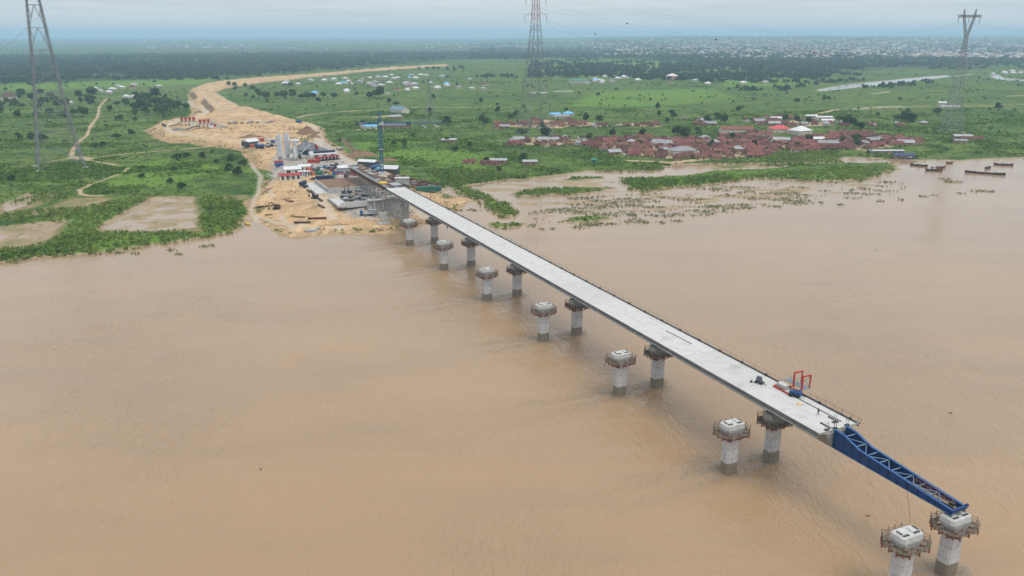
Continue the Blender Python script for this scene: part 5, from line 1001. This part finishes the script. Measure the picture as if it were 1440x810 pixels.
scatter([(380,115),(480,108),(490,116),(400,121)],8,farhouse('along the embankment road in the far plain','by the embankment road'),18,60,8)
scatter([(425,133),(460,125),(560,131),(560,134)],5,farhouse('below the far village among trees','below the far village'),18,60,9)
scatter([(128,126),(180,119),(230,123),(215,131),(150,132)],10,farhouse('in the left village behind the pylon','in the left village'),17,60,10)
scatter([(170,137),(210,137),(210,140),(170,140)],4,farhouse('among trees below the left village','below the left village'),18,60,11)
scatter([(800,112),(840,109),(882,108),(900,114),(860,117),(820,119)],16,farhouse('in the far group left of the pink house','left of the pink house'),16,60,12)
scatter([(725,119),(755,117),(1060,113),(1120,119),(1000,119)],7,farhouse('scattered in the far middle plain','scattered in the far plain'),20,60,13)
scatter([(1390,104),(1440,98),(1440,106),(1400,108)],10,farhouse('by the right inlet','by the right inlet'),18,60,14)
# far town: nearest buildings as things, the rest as one mass
def town_points(n,seed):
    g=np.random.default_rng(seed); out=[]
    y=np.exp(g.uniform(math.log(3700),math.log(10500),n)); u=g.uniform(-.02,.70,n); x=u*y
    den=fbm(x,y,420,4)*.8-.10*(1-sstep(.02,.16,u))+.25*sstep(.05,.35,u)-.30*(1-sstep(3700,5200,y+1400*u)); ok=(den>.42+.06*g.random(n)); return x[ok],y[ok]
tx,ty=town_points(6000,3); o_=np.argsort(ty); tx,ty=tx[o_],ty[o_]; tz=height(tx,ty)
TB=[]
for L_,Wd,h,rise in ((18,12,5,3),(24,14,6,3),(15,13,8,3),(28,16,7,2)):
    k=MB().mat(0).box((0,0,h/2-1),(L_,Wd,h+2)); k.mat(1).hip((0,0,h),L_,Wd,rise); TB.append(k.mesh('building',[TOWNW,TOWNR]))
NT_=230
for i in range(min(NT_,len(tx))):
    o=bpy.data.objects.new('town_building',random.choice(TB)); C.objects.link(o); place(o,(tx[i],ty[i],tz[i]),random.uniform(0,3.1)); tag(o,'small pale building at the near edge of the far hazy town','building','buildings along the near edge of the far town')
def town_mass(name,x,y,z):
    n=len(x); V=[];Q=[]; L_=rng.uniform(7,15,n); Wd=rng.uniform(6,9,n); h=rng.uniform(4,9,n); a=rng.uniform(0,3.1,n)
    c,s=np.cos(a),np.sin(a); corners=[(-1,-1,0),(1,-1,0),(1,1,0),(-1,1,0),(-1,-1,1),(1,-1,1),(1,1,1),(-1,1,1),(-.5,0,2),(.5,0,2)]
    P=np.empty((n,10,3))
    for k,(i,j,q_) in enumerate(corners):
        px,py=L_*i,Wd*j; P[:,k,0]=x+px*c-py*s; P[:,k,1]=y+px*s+py*c; P[:,k,2]=z-1.5+(h+1.5)*(q_>0)+3.0*(q_==2)
    f=np.array([(0,1,5,4),(1,2,6,5),(2,3,7,6),(3,0,4,7),(4,5,9,8),(5,6,9,9),(6,7,8,9),(7,4,8,8)]); F_=(np.arange(n)[:,None,None]*10+f[None]).reshape(-1,4)
    me=bpy.data.meshes.new(name); vs=P.reshape(-1,3); me.from_pydata(vs.tolist(),[],[tuple(dict.fromkeys(r)) for r in F_.tolist()])
    m,t,b=new_mat(name+'_paint'); r=t.new('ShaderNodeNewGeometry').outputs['Random Per Island']; cr=t.n.new('ShaderNodeValToRGB'); t.l.new(r,cr.inputs[0]); cr.color_ramp.interpolation='CONSTANT'
    els=[(0,(.40,.37,.34)),(.16,(.32,.25,.19)),(.38,(.22,.13,.09)),(.60,(.52,.52,.53)),(.70,(.20,.20,.21)),(.84,(.18,.09,.07))]
    for i,(p_,c_) in enumerate(els):
        e=cr.color_ramp.elements[i] if i<2 else cr.color_ramp.elements.new(p_); e.position=p_; e.color=(*c_,1)
    t.l.new(cr.outputs[0],b.inputs['Base Color']); me.materials.append(m); o=bpy.data.objects.new(name,me); C.objects.link(o); tag(o,kind='stuff')
town_mass('distant_town',tx[NT_:],ty[NT_:],tz[NT_:])
g=np.random.default_rng(9); y=np.exp(g.uniform(math.log(6500),math.log(14000),1500)); x=g.uniform(-.55,.1,1500)*y; k=(fbm(x,y,900)>.56); town_mass('distant_settlements',x[k],y[k],height(x[k],y[k]))
y=np.exp(g.uniform(math.log(3600),math.log(10000),5200)); x=g.uniform(-.05,.75,5200)*y; k=fbm(x,y,500)>.42; far_trees('town_trees',x[k],y[k],6,10,9,LEAF_F)

# ------------------------------------------------------------------ pylons
PYL=M('pylon_steel',(.23,.235,.25),.6,.3); PYR=M('pylon_red',(.34,.075,.065),.6)
def leg_lattice(mb,p,q,w,n,ch,dg): return lattice(mb,p,q,w,w,n,ch,dg)
def pylon(label,feet,prof,arms,group=None,paint_from=1e9,legw=1.6,ch=.26,dg=.15,hb=.262,name='pylon'):
    """feet: four ground points; prof: [(z,halfwidth fraction)] ; arms: [(z,half length,axis angle)]"""
    feet=np.array(feet,float); c=feet[:,:2].mean(0); zb=float(feet[:,2].mean()); o=thing(name,label,'pylon',(c[0],c[1],zb)); rel=feet[:,:2]-c
    def pt(k,z): f=float(np.interp(z,[a for a,_ in prof],[b for _,b in prof])); return (rel[k][0]*f,rel[k][1]*f,z)
    zs=[a for a,_ in prof]
    for k in range(4):
        mb=MB()
        for a,b in zip(zs[:-1],zs[1:]):
            w0=legw if a<zs[-2]*.75 else legw*.6; lattice(mb,pt(k,a),pt(k,b),w0,w0,max(2,int((b-a)/ (w0*1.6))),ch,dg) if w0>.5 else mb.bar(pt(k,a),pt(k,b),ch*1.6)
        mb.build('leg',PYL,o)
        MB().box((rel[k][0],rel[k][1],.3),(3.4,3.4,1.6)).build('footing',CON_W,o)
    for i,(a,b) in enumerate(zip(zs[:-1],zs[1:])):
        mb=MB()
        for k in range(4):
            e=(k+1)%4; mb.bar(pt(k,b),pt(e,b),hb*1.3)
            m=(np.array(pt(k,b))+np.array(pt(e,b)))/2; mb.bar(pt(k,a),m,hb); mb.bar(pt(e,a),m,hb)
            h1=(np.array(pt(k,a))+m)/2; h2=(np.array(pt(e,a))+m)/2; zz=(a+b)/2; mb.bar(h1,pt(k,zz),hb*.7); mb.bar(h2,pt(e,zz),hb*.7)
            mb.bar(h1,pt(k,b),hb*.7); mb.bar(h2,pt(e,b),hb*.7)
        mb.build('bracing',PYR if a>=paint_from else PYL,o)
    for z,l,ang in arms:
        mb=MB(); ax=np.array([math.cos(ang),math.sin(ang),0]); pr=np.array([-ax[1],ax[0],0])
        for sg in (-1,1):
            tip=ax*sg*l+np.array([0,0,z]); r0=1.6
            for w in (-r0,r0): mb.bar(pr*w+ax*sg*2+[0,0,z],tip,hb*1.2); mb.bar(pr*w*.6+ax*sg*1.5+[0,0,z+3.4],tip,hb)
            for f in (.3,.55,.78): p=pr*r0*(1-f)+ax*sg*(2+(l-2)*f)+[0,0,z]; mb.bar(p,pr*-r0*(1-f)+ax*sg*(2+(l-2)*f)+[0,0,z],hb*.8); mb.bar(p,ax*sg*(1.5+(l-1.5)*f)+[0,0,z+3.4*(1-f)],hb*.8)
        arm=mb.build('cross_arm',PYR if z>=paint_from else PYL,o)
        for sg in (-1,1): MB().cyl(ax*sg*l+[0,0,z-.2],ax*sg*l+[0,0,z-6],.28,n=8).build('insulator',GREYS,arm)
    return o
FL,FR=at(55,241),at(121,236); ex=(FR-FL)[:2]; ey=np.array([-ex[1],ex[0]])
feet=[(*FL[:2],1.6),(*FR[:2],1.6),(*(FR[:2]+ey*.95),1.6),(*(FL[:2]+ey*.95),1.6)]
pylon('tallest grey lattice pylon rising out of the photo on the left plain',feet,[(0,1),(14,.89),(28,.785),(42,.685),(57,.575),(72,.49),(88,.41),(104,.34),(120,.275),(134,.23),(146,.20),(160,.17),(172,.14)],[(140,17,.3),(152,16,.3),(164,14,.3)],legw=1.15,ch=.13,dg=.07,hb=.26)
pc=at(752,197)
def sq(c,w,a): return [(c[0]+w/2*1.414*math.cos(a+math.pi/4+i*math.pi/2),c[1]+w/2*1.414*math.sin(a+math.pi/4+i*math.pi/2),1.6) for i in range(4)]
pylon('tall lattice pylon with red and white upper arms above the village huts',sq(pc,29,.42),[(0,1),(14,.875),(28,.755),(42,.65),(56,.555),(70,.465),(84,.375),(98,.29),(108,.235),(118,.20),(126,.19),(134,.175),(142,.16),(150,.14)],[(117,10.5,.15),(132,9.5,.15),(145,8,.15)],paint_from=100,legw=.8,ch=.18,dg=.09,hb=.17)
# distant cat-head pylon on the right
pr=at(1337,186); o=thing('pylon','cat-head grey pylon with two horns standing alone on the right plain','pylon',pr)
mb=MB(); hw=[(0,8.5),(14,7.0),(28,5.6),(44,4.2),(60,3.1),(76,2.3),(92,1.5),(99,1.3)]
for (a,wa),(b,wb) in zip(hw[:-1],hw[1:]):
    for k,(i,j) in enumerate(((-1,-1),(1,-1),(1,1),(-1,1))):
        i2,j2=((-1,-1),(1,-1),(1,1),(-1,1))[(k+1)%4]; mb.bar((i*wa,j*wa,a),(i*wb,j*wb,b),.36); n_=3
        for q_ in range(n_):
            z0,z1=a+(b-a)*q_/n_,a+(b-a)*(q_+1)/n_; w0,w1=wa+(wb-wa)*q_/n_,wa+(wb-wa)*(q_+1)/n_
            mb.bar((i*w0,j*w0,z0),(i2*w1,j2*w1,z1),.2); mb.bar((i2*w0,j2*w0,z0),(i*w1,j*w1,z1),.2)
mb.build('body',PYL,o)
for s_ in (-1,1): 
    k=MB(); lattice(k,(s_*.8,0,98),(s_*5.4,0,117),1.9,1.6,8,.3,.2); lattice(k,(s_*5.4,0,117),(s_*6.0,0,124),1.5,.5,3,.28,.2); k.build('horn',PYL,o)
k=lattice(MB(),(-11.5,0,117.2),(11.5,0,117.2),2.2,2.2,12,.42,.3).build('cross_arm',PYL,o)
for x in (-10.8,0,10.8): MB().cyl((x,0,116),(x,0,110.5),.35,n=8).build('insulator',GREYS,k)
for i in range(4): MB().box((8.5*(1,-1,-1,1)[i],8.5*(1,1,-1,-1)[i],.2),(2,2,1.4)).build('footing',CON_W,o)
# thin distant pylon behind the crane jib
pd=at(605,178); pylon('faint thin pylon on the plain behind the crane jib',sq(pd,14,.3),[(0,1),(9,.78),(18,.58),(27,.4),(36,.25),(44,.15),(52,.1)],[(42,7,.2),(48,6,.2)],legw=.4,ch=.16,dg=.1,hb=.12)
# conductors
def wire(label,p,q,sag,balls=(),name='power_line',r=.028):
    p=np.array(p,float); q=np.array(q,float); o=thing(name,label,'power line',p); k=MB(); P_=[(q-p)*f-np.array([0,0,4*sag*f*(1-f)]) for f in np.linspace(0,1,41)]
    for a,b in zip(P_[:-1],P_[1:]): k.bar(a,b,r*2)
    k.build('conductor',DARKS,o)
    for f in balls:
        c=(q-p)*f-np.array([0,0,4*sag*f*(1-f)]); MB().blob(c,(.75,.75,.75),8,1,0).build('marker_ball',M('ball_dark',(.10,.05,.04)),o,True)
ax=np.array([math.cos(.15),math.sin(.15)]); far=np.array([660.0,-540.0])
for i,(z,l,b) in enumerate(((111,10.5,(.065,.145,.25)),(126,9.5,(.105,.205,.30)),(139,8,()))):
    for sg in (-1,1):
        a=pc[:2]+ax*l*sg; wire(f'long thin conductor leaving the {"lower middle upper".split()[i]} {"left" if sg<0 else "right"} arm of the red and white pylon',(*a,z+1.6),(*(pc[:2]+far+ax*l*sg),z-8),44,b if sg>0 else ())
for sg in (-1,0,1):
    w_=['left','middle','right'][sg+1]
    wire(f'thin {w_} conductor running right from the cat-head pylon',(pr[0]+10.8*sg,pr[1],pr[2]+110.4),(pr[0]+520+10*sg,pr[1]-60,100),16); wire(f'thin {w_} conductor running left and away from the cat-head pylon',(pr[0]+10.8*sg,pr[1],pr[2]+110.4),(pr[0]-330+10*sg,pr[1]+520,95),20)
lc=np.array(feet)[:,:2].mean(0)
for i,sg in enumerate((-1,1)): wire(f'thin {"left" if sg<0 else "right"} conductor crossing the river from the tallest pylon',(lc[0]+16*sg,lc[1]+5*sg,135),(lc[0]+560+16*sg,lc[1]-1190,124),44,(.08,.16) if sg<0 else ())
# ------------------------------------------------------------------ boats on the right
WOODB=M('dark_boat_wood',(.055,.035,.028),.7,0,.3,1.2,dirt=(.11,.075,.055)); TARP=M('grey_tarp',(.30,.31,.32)); REDW=M('reddish_boat',(.14,.045,.035),.7)
def boat(px,py,L_,wd,rz,label,mat,cover=0,pile=0):
    o=thing('wooden_boat',label,'boat',onz(px,py,0),rz); rings=[]; inner=[]
    for f in np.linspace(-1,1,15):
        w=wd/2*max(.06,(1-abs(f)**2.6)); sh=.55*abs(f)**3*1.6; rings.append([(f*L_/2,-w,1.15+sh),(f*L_/2,-w*.75,.1+sh*.3),(f*L_/2,0,-.35+sh*.3),(f*L_/2,w*.75,.1+sh*.3),(f*L_/2,w,1.15+sh),(f*L_/2,w*.86,1.15+sh),(f*L_/2,w*.6,.25+sh*.4),(f*L_/2,-w*.6,.25+sh*.4),(f*L_/2,-w*.86,1.15+sh)])
    MB().loft(rings).build('hull',mat,o,False)
    n=max(2,int(L_/4))
    for i in range(n): x=-L_*.36+L_*.72*i/(n-1); MB().box((x,0,.98),(.5,wd*.72*(1-(abs(x)/(L_/2))**2.6)+.1,.1)).build('thwart',TIMBER,o)
    for i in range(cover):
        x=-L_*.25+L_*.5*(i/(max(1,cover-1)) if cover>1 else .5); a=MB()
        a.loft([[(xx,-wd*.38,2.0),(xx,-wd*.2,2.5),(xx,wd*.2,2.5),(xx,wd*.38,2.0),(xx,wd*.36,1.9),(xx,0,2.35),(xx,-wd*.36,1.9)] for xx in (x-1.3,x+1.3)]); cv=a.build('canopy',TARP,o)
        k=MB()
        for ex_ in (-1.1,1.1):
            for s_ in (-1,1): k.bar((x+ex_,s_*wd*.36,.9),(x+ex_,s_*wd*.36,2.02),.08)
        k.build('canopy_post',TIMBER,cv)
    for i in range(pile): MB().blob((-L_*.2+L_*.12*i,0,1.1),(.7,wd*.25,.45),6,i,.25).build('cargo',(TARP,REDW,WOODB)[i%3],o)
    return o
boat(1385,244.5,27,3.6,-.50,'longest dark wooden boat with two small canopies moored on the right',WOODB,2,3)
boat(1292,233.5,13,3.0,-.65,'dark wooden boat nearest the landing shed on the shore',WOODB,1,2)
boat(1313,240.5,12,3.2,-.38,'dark boat lying in front of the reddish boat',WOODB,1,2)
boat(1319,237,14,2.8,.28,'reddish boat behind the dark one near the landing',REDW,1,2)
boat(1389,237,8,2.8,.5,'short dark boat between the two largest boats',WOODB,1,1)
boat(1411,232.5,14,3.2,-.35,'dark boat farthest right on the water',WOODB,1,2)
boat(1335,230,6,2,.1,'small reddish canoe near the reedy shore',REDW,0,1)
boat(1279,224.5,14,3.6,0,'dark blue boat drawn up by the shore hut',M('blue_boat',(.03,.05,.10),.6),1,1)
# ------------------------------------------------------------------ air, sky, sun, camera
def haze():
    m=bpy.data.materials.new('damp_air'); m.use_nodes=True; t=NT(m); t.n.remove(t.n['Principled BSDF'])
    v=t.new('ShaderNodeVolumePrincipled',{'Color':HAZE_COL,'Density':HAZE_D,'Anisotropy':.0}); t.l.new(v.outputs[0],t.n['Material Output'].inputs['Volume'])
    o=MB().box((0,12500,(-8+215)/2),(64000,40000,223)).build('haze',m); tag(o,kind='stuff')
HAZE_D=1.15e-4; HAZE_COL=(.51,.75,.95,1)
haze()
EL,AZ=R(58),R(125)      # sun behind thin cloud, from the right behind the camera
SC.world=bpy.data.worlds.new('World'); SC.world.use_nodes=True; t=NT(SC.world); bg=t.n['Background']; out=t.n['World Output']
sky=t.new('ShaderNodeTexSky',sky_type='NISHITA'); sky.sun_disc=False; sky.sun_elevation=EL; sky.sun_rotation=AZ; sky.altitude=100; sky.dust_density=2.0
t.l.new(sky.outputs[0],bg.inputs[0]); bg.inputs[1].default_value=.10
gen=t.new('ShaderNodeTexCoord').outputs['Generated']; sp=t.new('ShaderNodeSeparateXYZ',{0:gen}); zz=t.math('MAXIMUM',sp.outputs[2],.012)
pl=t.new('ShaderNodeCombineXYZ',{0:t.math('DIVIDE',sp.outputs[0],t.math('ADD',zz,.02)),1:t.math('DIVIDE',sp.outputs[1],t.math('ADD',zz,.02)),2:0.0}).outputs[0]
n1=t.noise(pl,.10,6,.6); n2=t.noise(pl,.30,6,.62)
cc=t.mix(t.ramp(n1,.35,.65),(.49,.53,.565),(.65,.67,.69)); cc=t.mix(t.ramp(n2,.45,.7,0,.6),cc,(.73,.74,.75))
cc=t.mix(t.ramp(sp.outputs[2],.0,.035,.9,.0),cc,(.54,.60,.63))
up=t.ramp(sp.outputs[2],.05,.9,1.0,1.9); cc=t.mix(1.0,cc,t.new('ShaderNodeCombineColor',{0:up,1:up,2:up}).outputs[0],'MULTIPLY')
b2=t.new('ShaderNodeBackground',{'Color':cc,'Strength':1.0})
ms=t.new('ShaderNodeMixShader',{0:.88,1:bg.outputs[0],2:b2.outputs[0]}); t.l.new(ms.outputs[0],out.inputs[0])
sl=bpy.data.lights.new('sun','SUN'); sl.energy=1.3; sl.angle=R(30); sl.color=(1,.955,.89); so=bpy.data.objects.new('sun',sl); C.objects.link(so)
dirv=np.array([math.sin(AZ)*math.cos(EL),math.cos(AZ)*math.cos(EL),math.sin(EL)])
from mathutils import Vector
so.rotation_euler=Vector(dirv.tolist()).to_track_quat('Z','Y').to_euler(); so.location=(0,0,300)
cam=bpy.data.cameras.new('camera'); cam.sensor_width=36; cam.lens=36*F/1440; cam.clip_start=1; cam.clip_end=90000
co=bpy.data.objects.new('camera',cam); C.objects.link(co); co.location=(0,0,HC); co.rotation_euler=(math.pi/2-PITCH,0,0); SC.camera=co
SC.view_settings.view_transform='Standard'; SC.view_settings.look='None'; SC.view_settings.exposure=0.33; SC.view_settings.gamma=1.0; SC.view_settings.use_curve_mapping=False
SC.render.engine='CYCLES'; cy=SC.cycles; cy.use_denoising=True; cy.max_bounces=5; cy.diffuse_bounces=2; cy.glossy_bounces=2; cy.transmission_bounces=1; cy.volume_bounces=1; cy.transparent_max_bounces=4; cy.caustics_reflective=False; cy.caustics_refractive=False
try: cy.denoiser='OPENIMAGEDENOISE'
except Exception: pass
